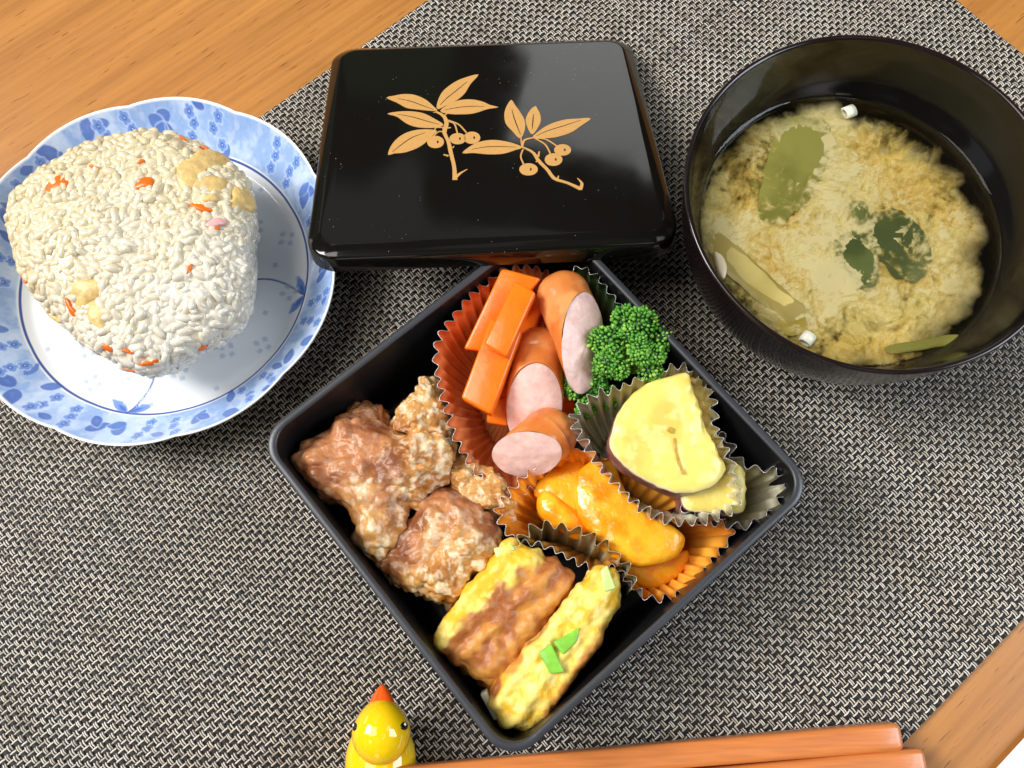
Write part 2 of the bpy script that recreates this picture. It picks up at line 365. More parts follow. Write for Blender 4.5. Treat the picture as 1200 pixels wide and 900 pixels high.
for cx, cy, rx, ry in ((325,400,46,33),(445,382,45,30),(522,377,45,33),(828,548,50,33),(963,495,48,34),(1012,443,46,31)):
    part = plate_poly('berry', [zp(cx+rx*math.cos(t), cy+ry*math.sin(t)) for t in np.linspace(0, 6.2832, 24, endpoint=False)], PZ+.002, .012, m_gold, lid)
    plate_poly('berry_dot', [zp(cx+12+5*math.cos(t), cy+8*math.sin(t)) for t in np.linspace(0, 6.2832, 8, endpoint=False)], PZ+.0145, .003, m_vein, part, sub)
for k, (pts, ws) in enumerate([([(325,235),(368,258),(385,300),(372,345),(395,400),(408,460),(425,530),(430,605)], [14, 24, 28, 20, 24, 22, 22, 28]),
    ([(425,600),(458,570),(497,547)], [22, 14, 4]), ([(385,290),(425,300),(444,356)], [9, 9, 9]), ([(392,282),(450,305),(492,350)], [9, 9, 9]),
    ([(372,345),(340,345),(312,372)], [9, 9, 9]), ([(395,475),(368,468)], [14, 8]), ([(418,432),(425,422)], [10, 5]), ([(375,322),(330,322),(322,334)], [10, 9, 7]), ([(385,325),(408,322)], [14, 8]), ([(372,258),(388,246)], [10, 6]), ([(335,240),(312,240)], [8, 5]),
    ([(795,428),(850,455),(885,505),(930,550),(968,598),(1040,622),(1112,655)], [10, 18, 22, 20, 22, 18, 24]), ([(1106,658),(1116,625),(1092,596)], [24, 16, 4]),
    ([(850,378),(805,392),(793,430)], [12, 14, 12]), ([(786,375),(792,430)], [8, 8]), ([(798,440),(786,480),(802,522)], [9, 9, 9]), ([(865,382),(918,415),(947,466)], [9, 9, 9]),
    ([(865,380),(925,388),(985,426)], [9, 9, 9]), ([(884,498),(868,508)], [18, 8]), ([(880,480),(886,452)], [14, 8]), ([(985,600),(990,584)], [10, 6])]):
    plate_poly('gold_stem', strip(pts, ws), PZ+.003+.0004*k, .012, m_gold, lid)

# ------------------------------------------------------------------ blue and white plate
PC = np.array([-13.82, 14.15])
m_plate = mat('glazed_porcelain', attr=True, rough=0.09, spec=0.5, coat=0.3, sss=.08, sscale=.001)
plate = empty('plate', (PC[0], PC[1], 0.2))
tag(plate, 'blue and white porcelain plate with scalloped rim and floral border under the rice ball', 'plate')
NT = 960
prof_r = np.r_[np.linspace(0.001, 5.4, 60), np.linspace(5.44, 7.18, 110), [7.22, 7.25, 7.25, 7.22]]
def pz(r): return .62+.05*sstep(4.5, 5.4, r)+np.where(r > 5.35, 1.72*np.clip((r-5.35)/1.9, 0, 1)**1.35, 0)
prof_z = pz(np.minimum(prof_r, 7.2)); prof_z[-4:] = [prof_z[-5]+.035, prof_z[-5]+.02, prof_z[-5]-.05, prof_z[-5]-.10]
th = np.linspace(0, 2*np.pi, NT, endpoint=False)
TH, RR = np.meshgrid(th, prof_r, indexing='xy'); ZZ = np.repeat(prof_z[:, None], NT, 1)
lob = np.abs(np.sin(TH*5+.4))**.8; sc_ = sstep(5.2, 7.2, RR)
RS = RR*(1+sc_*(.020*lob-.015)); ZZ = ZZ+sc_*(.07*lob-.045)
Vp = np.stack([PC[0]+RS*np.cos(TH), PC[1]+RS*np.sin(TH), ZZ+.0], -1).reshape(-1, 3)
X, Y = (RR*np.cos(TH)).ravel(), (RR*np.sin(TH)).ravel(); R_ = RR.ravel(); A_ = TH.ravel()
P3 = np.c_[X, Y, np.zeros_like(X)]
white = lin(236, 238, 240); wash = lin(152, 181, 226); mid = lin(104, 142, 212); deep = lin(66, 102, 184); line = lin(62, 88, 160)
cl = fbm(P3, 1.1, 4, 31); cl2 = fbm(P3, 4.0, 3, 33)
C = np.tile(white, (len(X), 1))
band = sstep(5.78, 5.86, R_)
C = mix(C, mix(lin(194, 213, 241), wash, sstep(.35, .6, cl)), band*(1-.25*sstep(.5, .75, cl2)))
prn = np.random.default_rng(21)
def dab(cx, cy, fn, col, alpha):
    """paint a mark whose cover 0..1 is fn(local x, local y)"""
    global C
    m = (np.abs(X-cx) < 1.3) & (np.abs(Y-cy) < 1.3)
    if not m.any(): return
    a = fn(X[m]-cx, Y[m]-cy)*alpha; C[m] = mix(C[m], col, np.clip(a, 0, 1))
def leafm(ang, L, Wd, edge=.06):
    ca, sa = math.cos(ang), math.sin(ang)
    def fn(x, y):
        u = (x*ca+y*sa)/L; v = (-x*sa+y*ca)
        w = Wd*np.sqrt(np.clip(1-(2*u-.9)**2, 0, 1))*np.where(u > .5, 1-.45*np.clip((u-.5)*2, 0, 1), 1)
        return sstep(0, edge, w-np.abs(v))*((u > -.05) & (u < 1))
    return fn
def flower(r, ph):
    def fn(x, y):
        rr = np.hypot(x, y); a = np.arctan2(y, x)+ph
        return sstep(0, .05, r*(.72+.28*np.abs(np.cos(2.5*a)))-rr)
    return fn
def disc(r, e=.04): return lambda x, y: sstep(0, e, r-np.hypot(x, y))
ncl = 11
for k in range(ncl):
    a0 = k*2*np.pi/ncl+.25+prn.normal(0, .04)
    def pol(r, a): return r*math.cos(a), r*math.sin(a)
    for (dr, da, ang, L, Wd) in ((6.70, -.23, .5, .80, .27), (6.20, -.20, 2.4, .66, .22), (6.75, .20, 2.2, .80, .26), (6.22, .19, .9, .66, .21), (6.95, .03, 1.4, .6, .17)):
        if prn.random() < .12: continue
        x, y = pol(dr+prn.normal(0, .06), a0+da+prn.normal(0, .02)); an = a0+ang+prn.normal(0, .3)+ (np.pi if prn.random() < .4 else 0)
        dab(x, y, leafm(an, L*1.1, Wd*1.25, .10), lin(196, 214, 243), .7)
        dab(x, y, leafm(an, L, Wd), mix(deep, mid, np.array(prn.random()*.5)), .92)
        dab(x+.1*math.cos(an), y+.1*math.sin(an), leafm(an, L*.6, Wd*.35, .1), mid, .5)
    for j in range(6):
        x, y = pol(6.15+.72*((j % 3)/2)+prn.normal(0, .05), a0+(-.085 if j < 3 else .085)*(1 if j % 3 != 1 else .9)+prn.normal(0, .015))
        ph = prn.random()*6
        dab(x, y, flower(.29, ph), lin(196, 214, 245), .9)
        dab(x, y, flower(.245, ph), lin(108, 146, 216), .9)
        dab(x, y, disc(.12, .08), deep, .9); dab(x, y, disc(.038, .03), lin(225, 233, 250), .9)
brush = fbm(P3, 9, 3, 77); C = mix(C, C*np.array([.80, .86, .96]), band*sstep(.5, .7, brush)*.5)
C = mix(C, lin(246, 248, 250), sstep(7.12, 7.18, R_))
C = mix(C, line, sstep(.055, .03, np.abs(R_-5.72)))
# sprigs that leave the ring inwards, with a pair of leaves each
for ang in (-.16, -1.72, -3.35, -4.85):
    cx, cy = 5.7*math.cos(ang), 5.7*math.sin(ang)
    for s, L in ((1, .95), (-1, 1.0)):
        an = ang+np.pi+s*1.02
        dab(cx+.08*math.cos(an), cy+.08*math.sin(an), leafm(an, L, .20, .06), mid, .95)
        dab(cx+.10*math.cos(an), cy+.10*math.sin(an), leafm(an, L*.55, .11, .08), deep, .8)
    q = np.linspace(0, 1, 60)
    sx = cx+(math.cos(ang+np.pi+.55*0)*q*2.2)+np.cos(ang+np.pi/2)*(.55*np.sin(q*2.2))
    sy = cy+(math.sin(ang+np.pi)*q*2.2)+np.sin(ang+np.pi/2)*(.55*np.sin(q*2.2))
    m = np.hypot(X-cx, Y-cy) < 2.6
    d = np.min(np.hypot(X[m][:, None]-sx, Y[m][:, None]-sy), axis=1); C[m] = mix(C[m], line, sstep(.05, .025, d)*.95)
for k in range(26):
    a = k*2*np.pi/26+.1; r0 = 5.0 if k % 2 else 4.1
    cx, cy = r0*math.cos(a), r0*math.sin(a)
    for j in range(4 if k % 3 else 1):
        b_ = j*np.pi/2+a+.3; dab(cx+.26*math.cos(b_), cy+.26*math.sin(b_), disc(.13, .04), lin(176, 190, 212), .7)
mesh('dish', Vp, grid_faces(len(prof_r), NT, False, True), m_plate, plate, col=C)
V, F = revolve([(7.14, 2.18), (6.4, 1.2), (5.4, .55), (4.4, .42), (4.1, .40), (4.0, .24), (3.7, .24), (3.6, .42), (.01, .45)], 96, PC)
mesh('underside', V, F, mat('porcelain_underside', lin(228, 232, 240), .12), plate)

# ------------------------------------------------------------------ blob builder
def blob(outline, zmid, zbot, ztop, nth=150, nph=70, p=2.4, q=2.2, disp=None, tilt=None, cshift=(0, 0)):
    """closed body whose widest outline is given; rounds over to ztop and zbot"""
    O = smooth_loop(uns(outline, zmid)[:, :2], nth); c = O.mean(0)+np.array(cshift)
    pd = np.r_[np.geomspace(1e-5, .03, 200), np.linspace(.031, np.pi-.031, 3000), np.pi-np.geomspace(.03, 1e-5, 200)]
    rd = np.abs(np.sin(pd))**(2/p)*np.linalg.norm(O-c, axis=1).mean(); zd = np.sign(np.cos(pd))*np.abs(np.cos(pd))**(2/q)*(ztop-zbot)/2
    sl = np.r_[0, np.cumsum(np.hypot(np.diff(rd), np.diff(zd)))]; ph = np.interp(np.linspace(sl[-1]*.006, sl[-1]*.994, nph), sl, pd)
    rho = np.sign(np.sin(ph))*np.abs(np.sin(ph))**(2/p); hh = np.sign(np.cos(ph))*np.abs(np.cos(ph))**(2/q)
    P = c+(O-c)[None]*rho[:, None, None]
    z = np.where(hh > 0, zmid+hh*(ztop-zmid), zmid+hh*(zmid-zbot))
    V = np.concatenate([P, np.repeat(z[:, None], nth, 1)[..., None]], -1).reshape(-1, 3)
    V = np.vstack([V, [c[0], c[1], ztop], [c[0], c[1], zbot]])
    if tilt is not None: V[:, 2] += ((V[:, :2]-c) @ np.array(tilt))*np.clip((V[:, 2]-zbot)/(ztop-zbot), 0, 1)
    F = grid_faces(nph, nth, False, True)
    n0 = np.arange(nth); n1 = (n0+1) % nth; e = (nph-1)*nth
    F = np.vstack([F, np.c_[np.full(nth, nph*nth), n0, n1, n1], np.c_[np.full(nth, nph*nth+1), e+n1, e+n0, e+n0]])
    N = vnormals(V, F)
    if N[nph*nth, 2] < 0: F = F[:, ::-1].copy(); N = -N
    if disp is not None: V = V+N*disp(V, N)[:, None]
    Fl = [tuple(dict.fromkeys(f)) for f in F.tolist()]
    return V, Fl, F, N
def blob_mesh(name, B, m, col=None, parent=None): return mesh(name, B[0], B[1], m, parent, col=col)

# ------------------------------------------------------------------ rice ball
rice_out = [(3,262),(28,218),(80,182),(140,158),(205,153),(262,176),(296,212),(301,275),(297,345),(272,388),(232,412),(185,437),(150,437),(108,412),(58,372),(18,328)]
_rc = np.array(rice_out, float).mean(0); rice_out = [tuple(_rc+(np.array(p_)-_rc)*.965) for p_ in rice_out]
Brc = blob(rice_out, 3.5, .75, 4.95, 120, 60, 2.7, 2.1, lambda V, N: .55*(fbm(V, .55, 3, 4)-.5)-.08)
core = Brc[0]; cN = vnormals(core, Brc[2])
ball = empty('rice_ball', (core[:, 0].mean(), core[:, 1].mean(), .65))
tag(ball, 'rounded triangular rice ball with carrot and fried tofu bits, on the floral plate', 'rice ball')
def rice_material():
    m = mat('cooked_rice', (.8, .75, .62), 0.15, spec=.6, coat=.25)
    nt = m.node_tree; b = nt.nodes['Principled BSDF']
    g = nt.nodes.new('ShaderNodeNewGeometry'); n = nt.nodes.new('ShaderNodeTexNoise'); n.inputs['Scale'].default_value = 28; n.inputs['Detail'].default_value = 3
    nt.links.new(g.outputs['Position'], n.inputs['Vector'])
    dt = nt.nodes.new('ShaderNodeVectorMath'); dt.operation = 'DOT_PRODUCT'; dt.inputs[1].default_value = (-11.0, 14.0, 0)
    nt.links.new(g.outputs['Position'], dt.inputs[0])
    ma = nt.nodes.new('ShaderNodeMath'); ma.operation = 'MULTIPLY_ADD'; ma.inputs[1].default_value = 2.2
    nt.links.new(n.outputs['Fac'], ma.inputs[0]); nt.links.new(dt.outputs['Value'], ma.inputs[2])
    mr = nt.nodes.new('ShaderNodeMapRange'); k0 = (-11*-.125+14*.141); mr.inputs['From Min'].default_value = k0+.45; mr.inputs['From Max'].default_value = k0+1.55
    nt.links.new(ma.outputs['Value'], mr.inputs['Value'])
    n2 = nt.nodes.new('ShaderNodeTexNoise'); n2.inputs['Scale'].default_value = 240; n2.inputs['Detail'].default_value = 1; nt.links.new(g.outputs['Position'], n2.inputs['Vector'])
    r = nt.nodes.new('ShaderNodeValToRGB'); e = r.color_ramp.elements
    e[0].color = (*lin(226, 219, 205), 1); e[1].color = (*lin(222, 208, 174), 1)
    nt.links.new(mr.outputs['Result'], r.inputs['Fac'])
    r2 = nt.nodes.new('ShaderNodeValToRGB'); e = r2.color_ramp.elements; e[0].position = .3; e[0].color = (.90, .87, .80, 1); e[1].position = .6; e[1].color = (1, 1, 1, 1)
    nt.links.new(n2.outputs['Fac'], r2.inputs['Fac'])
    x = nt.nodes.new('ShaderNodeMixRGB'); x.blend_type = 'MULTIPLY'; x.inputs['Fac'].default_value = 1
    nt.links.new(r.outputs['Color'], x.inputs['Color1']); nt.links.new(r2.outputs['Color'], x.inputs['Color2']); nt.links.new(x.outputs['Color'], b.inputs['Base Color'])
    return m
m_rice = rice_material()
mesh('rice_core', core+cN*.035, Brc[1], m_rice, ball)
# grain shapes: slightly bent, unequal ends
def grain_shape(seed):
    r = np.random.default_rng(seed); k, nr = 7, 6
    V = [[0, 0, -1.0]]
    for i in range(1, nr):
        t = -math.cos(math.pi*i/nr)
        w = math.sin(math.pi*i/nr)**.75*(1-.10*t)
        for j in range(k):
            a = 2*np.pi*j/k; V.append([w*.56*math.cos(a)*r.uniform(.9, 1.08)+.12*(1-t*t), w*.52*math.sin(a), t])
    V.append([0, 0, 1.0]); F = []
    for j in range(k): F.append((0, 1+(j+1) % k, 1+j))
    for i in range(nr-2):
        for j in range(k): F.append((1+i*k+j, 1+i*k+(j+1) % k, 1+(i+1)*k+(j+1) % k, 1+(i+1)*k+j))
    e = 1+(nr-2)*k; z = len(V)-1
    for j in range(k): F.append((e+j, e+(j+1) % k, z))
    return np.array(V), F
shapes = [grain_shape(s) for s in (1, 2, 3, 4)]
gme = []
for V, F in shapes:
    me = bpy.data.meshes.new('rice_grain'); me.from_pydata((V*SC).tolist(), [], F); me.polygons.foreach_set('use_smooth', np.ones(len(me.polygons), bool)); me.materials.append(m_rice); me.update(); gme.append(me)
bits = []       # (px, py, kind) keep-out for carrot and tofu pieces
def surf_pt(px, py):
    """the point of the rice body seen at that pixel"""
    d = np.array([(px-600)/CF, (py-450)/CF, 1.0]) @ CM; d /= np.linalg.norm(d); o = np.array([0, 0, CH])
    w = core-o; t = w @ d; dist = np.linalg.norm(w-t[:, None]*d, axis=1); ok = np.where((dist < .18) & (cN @ d < 0.15))[0]
    if len(ok) == 0: ok = np.array([np.argmin(dist)])
    i = ok[np.argmin(t[ok])]; return core[i], cN[i]
Fq = Brc[2]; q = core[Fq]; fa = .5*np.linalg.norm(np.cross(q[:, 2]-q[:, 0], q[:, 3]-q[:, 1]), axis=1)
cand = rng.choice(len(Fq), 26000, p=fa/fa.sum()); w4 = rng.dirichlet((1, 1, 1, 1), 26000)
cp = np.einsum('ni,nij->nj', w4, q[cand]); cn_ = np.einsum('ni,nij->nj', w4, cN[Fq[cand]]); cn_ /= np.linalg.norm(cn_, axis=1, keepdims=True)
keep = []; cells = {}
for i in range(len(cp)):
    if cp[i, 2] < .85: continue
    key = tuple(np.floor(cp[i]/.18).astype(int)); bad = False
    for a in (-1, 0, 1):
        for b_ in (-1, 0, 1):
            for c_ in (-1, 0, 1):
                for j in cells.get((key[0]+a, key[1]+b_, key[2]+c_), ()):
                    if ((cp[i]-cp[j])**2).sum() < .19**2: bad = True; break
                if bad: break
            if bad: break
        if bad: break
    if not bad: cells.setdefault(key, []).append(i); keep.append(i)
keep = np.array(keep); gp, gn = cp[keep], cn_[keep]
view = np.array([0, 0, CH])-gp; view /= np.linalg.norm(view, axis=1, keepdims=True); facing = (gn*view).sum(1)
order = np.argsort(-facing); single = set(order[:300].tolist())
SV, SF, so = [], [], 0
borg = np.array(ball.location)/SC
for i in range(len(gp)):
    n = gn[i]; t = np.cross(n, rng.normal(size=3)); t /= np.linalg.norm(t); t = t+n*rng.normal(0, .24); t /= np.linalg.norm(t)
    s = np.cross(n, t); s /= np.linalg.norm(s); w = np.cross(t, s); L = rng.uniform(.235, .33)
    Rg = np.stack([s, w, t], 1); pos = gp[i]+n*(rng.uniform(-.09, .025)+(.05 if rng.random() < .10 else 0)); k = rng.integers(4)
    if i in single:
        o = bpy.data.objects.new('rice_grain', gme[k]); COL.objects.link(o); o.parent = ball
        o.matrix_local = Matrix.Translation(Vector((pos-borg)*SC)) @ Matrix(Rg.tolist()).to_4x4() @ Matrix.Diagonal((L, L, L, 1))
    else:
        V, F = shapes[k]; SV.append(pos+(V*L) @ Rg.T); SF += [tuple(x+so for x in f) for f in F]; so += len(V)
o = mesh('rice_grains', np.vstack(SV), SF, m_rice, ball); o['kind'] = 'stuff'
m_carbit = mat('carrot_shred', lin(232, 112, 22), .3, sss=.3, sscale=.001, var=.15, vscale=500)
m_tofu = mat('fried_tofu', lin(226, 192, 124), .42, sss=.2, sscale=.001, var=.25, vscale=330, bump=.8, bscale=420)
m_ham = mat('pink_fish_cake', lin(232, 178, 176), .35, sss=.3, sscale=.001)
def bit(name, m, px, py, lx, ly, ang, lift=.09, th=.07, seed=0):
    p, n = surf_pt(px, py); e1 = np.array([math.cos(ang), math.sin(ang), 0]); e1 -= n*(e1@n); e1 /= np.linalg.norm(e1); e2 = np.cross(n, e1)
    k, nr = 20, 7; r = np.random.default_rng(seed); wr = r.normal(size=8); wob = np.clip(1+(.34 if th > .1 or lx > .27 else .2)*np.interp(np.linspace(0, 1, k, endpoint=False), np.linspace(0, 1, 9), np.r_[wr, wr[0]]), .45, 1.6)
    V = []
    for i in range(nr):
        ph = math.pi*(i+.15)/(nr-.7); rr = math.sin(ph)**.45; hz = math.copysign(abs(math.cos(ph))**.8, math.cos(ph))
        for j in range(k):
            a = 2*np.pi*j/k; x, y = lx*rr*wob[j]*math.cos(a), ly*rr*wob[j]*math.sin(a)
            V.append(p+e1*x+e2*y+n*(lift+th*hz+.07*math.sin(3*x/max(lx, .1)+seed)*ly-.22*(x*x+y*y)))
    F = [tuple(f[::-1]) for f in grid_faces(nr, k, False, True)]+[tuple(range(k))[::-1] if False else tuple(range(k)), tuple(range((nr-1)*k, nr*k))[::-1]]
    import bmesh
    o = mesh(name, V, F, m, ball); bm = bmesh.new(); bm.from_mesh(o.data); bmesh.ops.recalc_face_normals(bm, faces=bm.faces); bm.to_mesh(o.data); bm.free(); return o
for k, (px, py, lx, ly, an) in enumerate([(64,212,.50,.28,.1),(170,211,.34,.22,.2),(163,187,.12,.07,.5),(105,196,.2,.06,-.3),(212,160,.22,.06,-.3),(222,310,.24,.08,1.2),(81,361,.28,.10,-1.2),(124,410,.28,.10,-.6),(150,415,.28,.10,-.2),(181,427,.32,.10,.25),(235,409,.20,.11,.3),(152,436,.26,.06,.1),(27,328,.22,.09,-.8),(240,240,.36,.10,-.2),(258,268,.1,.08,0),(243,175,.2,.08,-.4)]):
    bit('carrot_shred', m_carbit, px, py, lx, ly, an, .10, .06, seed=k)
for k, (px, py, lx, ly, an) in enumerate([(229,190,.95,.58,.9),(245,212,.8,.38,-.1),(288,238,.72,.40,1.4),(97,345,.70,.42,.5),(112,370,.62,.28,-1.1),(45,385,.5,.14,-.7),(250,232,.3,.16,.5)]):
    bit('fried_tofu_piece', m_tofu, px, py, lx, ly, an, .09, .11, seed=30+k)
bit('pink_fish_cake_piece', m_ham, 252, 258, .34, .2, .8, .14, seed=51)

# ------------------------------------------------------------------ soup bowl
OC = np.array([12.1155, 13.9977]); SZ = 4.55
m_bowl_in = mat('bowl_lacquer_black', (.006, .0055, .005), .08, spec=.5, rvar=.06)
m_bowl_out = mat('bowl_lacquer_brown', (.011, .0065, .007), .10, spec=.5, rvar=.06)
bowl = empty('soup_bowl', (OC[0], OC[1], MZ))
tag(bowl, 'round dark lacquer soup bowl with black inside, holding cloudy miso soup', 'bowl')
po = [(.01, .45), (2.6, .45), (2.75, .25), (3.0, .25), (3.15, .5), (3.1, .95), (3.9, 1.35), (4.8, 2.1), (5.45, 3.1), (5.85, 4.2), (6.1, 5.4), (6.22, 6.3), (6.27, 6.72)]
prf = smooth_loop(np.array(po[5:]), 40, False)
V, F = revolve(po[:5]+[tuple(x) for x in prf], 160, OC); mesh('outer_shell', V, F, m_bowl_out, bowl)
V, F = revolve([(6.27, 6.72), (6.30, 6.80), (6.28, 6.86), (6.22, 6.885), (6.15, 6.86), (6.11, 6.80)], 160, OC); mesh('rim', V, F, m_bowl_out, bowl)
pin = smooth_loop(np.array([(6.11, 6.80), (5.98, 6.1), (5.70, 5.2), (5.34, 4.5), (4.9, 3.5), (4.2, 2.4), (3.2, 1.7), (1.5, 1.35), (.01, 1.3)]), 60, False)
V, F = revolve([tuple(x) for x in pin], 160, OC); mesh('inner_shell', V, F, m_bowl_in, bowl)
def rin(z): return float(np.interp(z, pin[::-1, 1], pin[::-1, 0]))
soup = empty('miso_soup', (OC[0], OC[1], 1.4))
tag(soup, 'cloudy miso soup with curdled beige clouds in clear broth, in the bowl', 'soup')
m_broth = bpy.data.materials.new('broth_surface'); m_broth.use_nodes = True; nt = m_broth.node_tree; nt.nodes.clear()
out = nt.nodes.new('ShaderNodeOutputMaterial'); mx = nt.nodes.new('ShaderNodeMixShader'); tr = nt.nodes.new('ShaderNodeBsdfTransparent'); gl = nt.nodes.new('ShaderNodeBsdfGlossy'); fr = nt.nodes.new('ShaderNodeFresnel')
tr.inputs['Color'].default_value = (1.0, .985, .93, 1); gl.inputs['Roughness'].default_value = .03; fr.inputs['IOR'].default_value = 1.34
nt.links.new(fr.outputs['Fac'], mx.inputs['Fac']); nt.links.new(tr.outputs[0], mx.inputs[1]); nt.links.new(gl.outputs[0], mx.inputs[2]); nt.links.new(mx.outputs[0], out.inputs['Surface'])
rs = rin(SZ)
V, F = revolve([(.01, SZ), (rs*.5, SZ), (rs-.25, SZ), (rs-.08, SZ+.02), (rs+.02, SZ+.09)], 128, OC); V[:, 2] += .012*np.sin(V[:, 0]*2.1)*np.cos(V[:, 1]*1.7)*(np.hypot(V[:, 0]-OC[0], V[:, 1]-OC[1]) < rs-.1)
mesh('broth', V, F[:, ::-1], m_broth, soup)
# miso cloud: curdled sheets of suspended miso at three depths below the surface
n = 300; gx = np.linspace(-5.3, 5.3, n); GX, GY = np.meshgrid(gx, gx, indexing='ij'); rr = np.hypot(GX, GY).ravel()
P = np.c_[GX.ravel(), GY.ravel(), np.zeros(n*n)]
def miso_material():
    m = mat('miso_cloud', attr=True, rough=.9, spec=.05); nt = m.node_tree; b = nt.nodes['Principled BSDF']
    a = nt.nodes.new('ShaderNodeAttribute'); a.attribute_name = 'Dens'; nt.links.new(a.outputs['Fac'], b.inputs['Alpha']); return m
m_miso = miso_material()
n = 250; gx = np.linspace(-5.3, 5.3, n); GX, GY = np.meshgrid(gx, gx, indexing='ij'); rr = np.hypot(GX, GY).ravel()
P0 = np.c_[GX.ravel(), GY.ravel(), np.zeros(n*n)]
edge = np.hypot(P0[:, 0]+.30, P0[:, 1]+.15)+1.2*(fbm(P0, .9, 4, 80)-.5); ring = sstep(5.35, 4.0, edge)
wx = np.c_[fbm(P0, .9, 3, 61), fbm(P0, .9, 3, 62), np.zeros(n*n)]*.8
for li, dep in enumerate((.06, .12, .18, .26, .36, .50, .75)):
    P = P0+wx+np.array([0, 0, dep*2.4])
    big = fbm(P, .50, 2, 64); bil = np.abs(2*fbm(P, 1.5, 3, 66)-1); fine = fbm(P, 5.5, 3, 68, .7); med = fbm(P, 2.2, 2, 69)
    k_ = 1.0*(big-.5)+.45*(bil-.22)+.75*(fine-.5)+.45*(med-.5)
    dens = sstep(-.22, .36, 1.15*k_+(-.10, -.01, .05, .09, .12, .15, .2)[li])*ring*(.80, .82, .84, .86, .88, .9, .95)[li]
    hgt = SZ-dep+.02*(fine-.5)+.02*(bil-.3)
    inside = rr < np.interp(hgt, pin[::-1, 1], pin[::-1, 0])-.02
    Pc = np.c_[OC[0]+P0[:, 0], OC[1]+P0[:, 1], hgt]
    tone = fbm(P0, .6, 3, 90)
    cc = mix(mix(lin(250, 220, 122), lin(255, 238, 156), sstep(.35, .62, tone)), lin(255, 244, 196), sstep(.0, .3, k_)*.7)
    F = grid_faces(n, n); ok = inside[F].all(1) & (dens[F].max(1) > .02); F = F[ok]
    used = np.unique(F); rem = np.full(n*n, -1); rem[used] = np.arange(len(used))
    o = mesh('miso_cloud', Pc[used], rem[F], m_miso, soup, col=cc[used]); o['kind'] = 'stuff'
    at_ = o.data.attributes.new('Dens', 'FLOAT', 'POINT'); at_.data.foreach_set('value', dens[used].astype(np.float32))

def ribbon(outline, z, th, bend=.1, n1=60, seed=0, tilt=(0, 0)):
    """thin leaf-like piece with a slightly wavy surface"""
    O = smooth_loop(uns(outline, z)[:, :2], n1); c = O.mean(0); k = 7; V = []
    O = O+(O-c)*(.30*(fbm(np.c_[O, np.full(n1, seed)], 2.2, 3, seed+40)-.5))[:, None]
    for s in (1, -1):
        for i in range(k):
            f = (i+.02)/(k-1); f = min(f, 1)
            Q = c+(O-c)*f; zz = z+((Q-c) @ np.array(tilt))+bend*(fbm(np.c_[Q, np.zeros(n1)], .8, 2, seed)-.5)*2+s*th/2*(1-.9*f**4)
            V.append(np.c_[Q, zz])
    V = np.vstack(V); F1 = grid_faces(k, n1, False, True); F2 = F1[:, ::-1]+k*n1
    F = np.vstack([F1, F2]); q = V[F1[0]]
    nn = np.cross(q[2]-q[0], q[3]-q[1])
    if nn[2] < 0: F = F[:, ::-1]
    return V, F.copy()
def leafcol(V, a, b_, s): t = fbm(V, .9, 3, s); return mix(a, b_, sstep(.3, .7, t))
m_green = mat('boiled_greens', attr=True, rough=.35, sss=.2, sscale=.001)
def soup_leaf(name, outl, z, ca, cb, label, cat, group=None, th=.10, bend=.12, seed=0, tilt=(0, 0)):
    bend = .03
    V, F = ribbon(outl, z, th, bend, 60, seed, tilt); o = mesh(name, V, F, m_green, col=leafcol(V, lin(*ca), lin(*cb), seed)); tag(o, label, cat, group); return o
GZ = SZ-.105
soup_leaf('leek_leaf', [(916,146),(945,138),(972,146),(970,185),(950,228),(920,258),(896,264),(888,238),(898,192)], GZ, (136, 138, 62), (168, 166, 88), 'pale olive leek leaf floating at the back left of the soup', 'leek', 'vegetables in the soup', seed=3)
soup_leaf('leek_leaf', [(900,145),(920,140),(905,190),(888,240),(878,235),(885,185)], GZ-.18, (110, 106, 44), (140, 130, 60), 'dark narrow leek leaf sunk behind the pale olive leaf in soup', 'leek', 'vegetables in the soup', seed=4)
soup_leaf('leek_strip', [(836,272),(850,275),(890,312),(925,345),(945,362),(930,376),(915,372),(870,338),(835,300)], GZ+.02, (176, 158, 84), (200, 180, 108), 'yellowish flat leek strip along the left side of the soup', 'leek', 'vegetables in the soup', th=.2, bend=.05, seed=5)
soup_leaf('leek_strip', [(915,366),(945,360),(952,380),(938,392),(918,388)], GZ, (176, 156, 60), (196, 176, 92), 'small yellow leek scrap below the leek strip in the soup', 'leek', 'vegetables in the soup', seed=6)
soup_leaf('leek_strip', [(1040,406),(1080,398),(1120,392),(1118,402),(1080,410),(1045,414)], GZ, (150, 148, 70), (172, 166, 92), 'thin green leek strip at the near edge of the soup', 'leek', 'vegetables in the soup', seed=7)
soup_leaf('green_leaf', [(1016,262),(1045,244),(1072,258),(1092,290),(1082,322),(1058,328),(1030,302)], GZ, (84, 96, 52), (110, 122, 70), 'large dark green leaf right of the middle of the soup', 'leaf', 'vegetables in the soup', seed=8)
soup_leaf('green_leaf', [(975,285),(998,270),(1018,278),(1030,300),(1028,335),(1010,342),(992,318)], GZ, (80, 94, 50), (112, 124, 68), 'dark green folded leaf at the middle of the soup', 'leaf', 'vegetables in the soup', seed=9)
soup_leaf('green_leaf', [(996,238),(1014,236),(1018,258),(1004,262)], GZ, (94, 104, 52), (120, 128, 70), 'small dark green leaf scrap above the folded leaf in soup', 'leaf', 'vegetables in the soup', seed=10)
m_scal = mat('scallion_white', lin(232, 230, 210), .35, sss=.4, sscale=.0015)
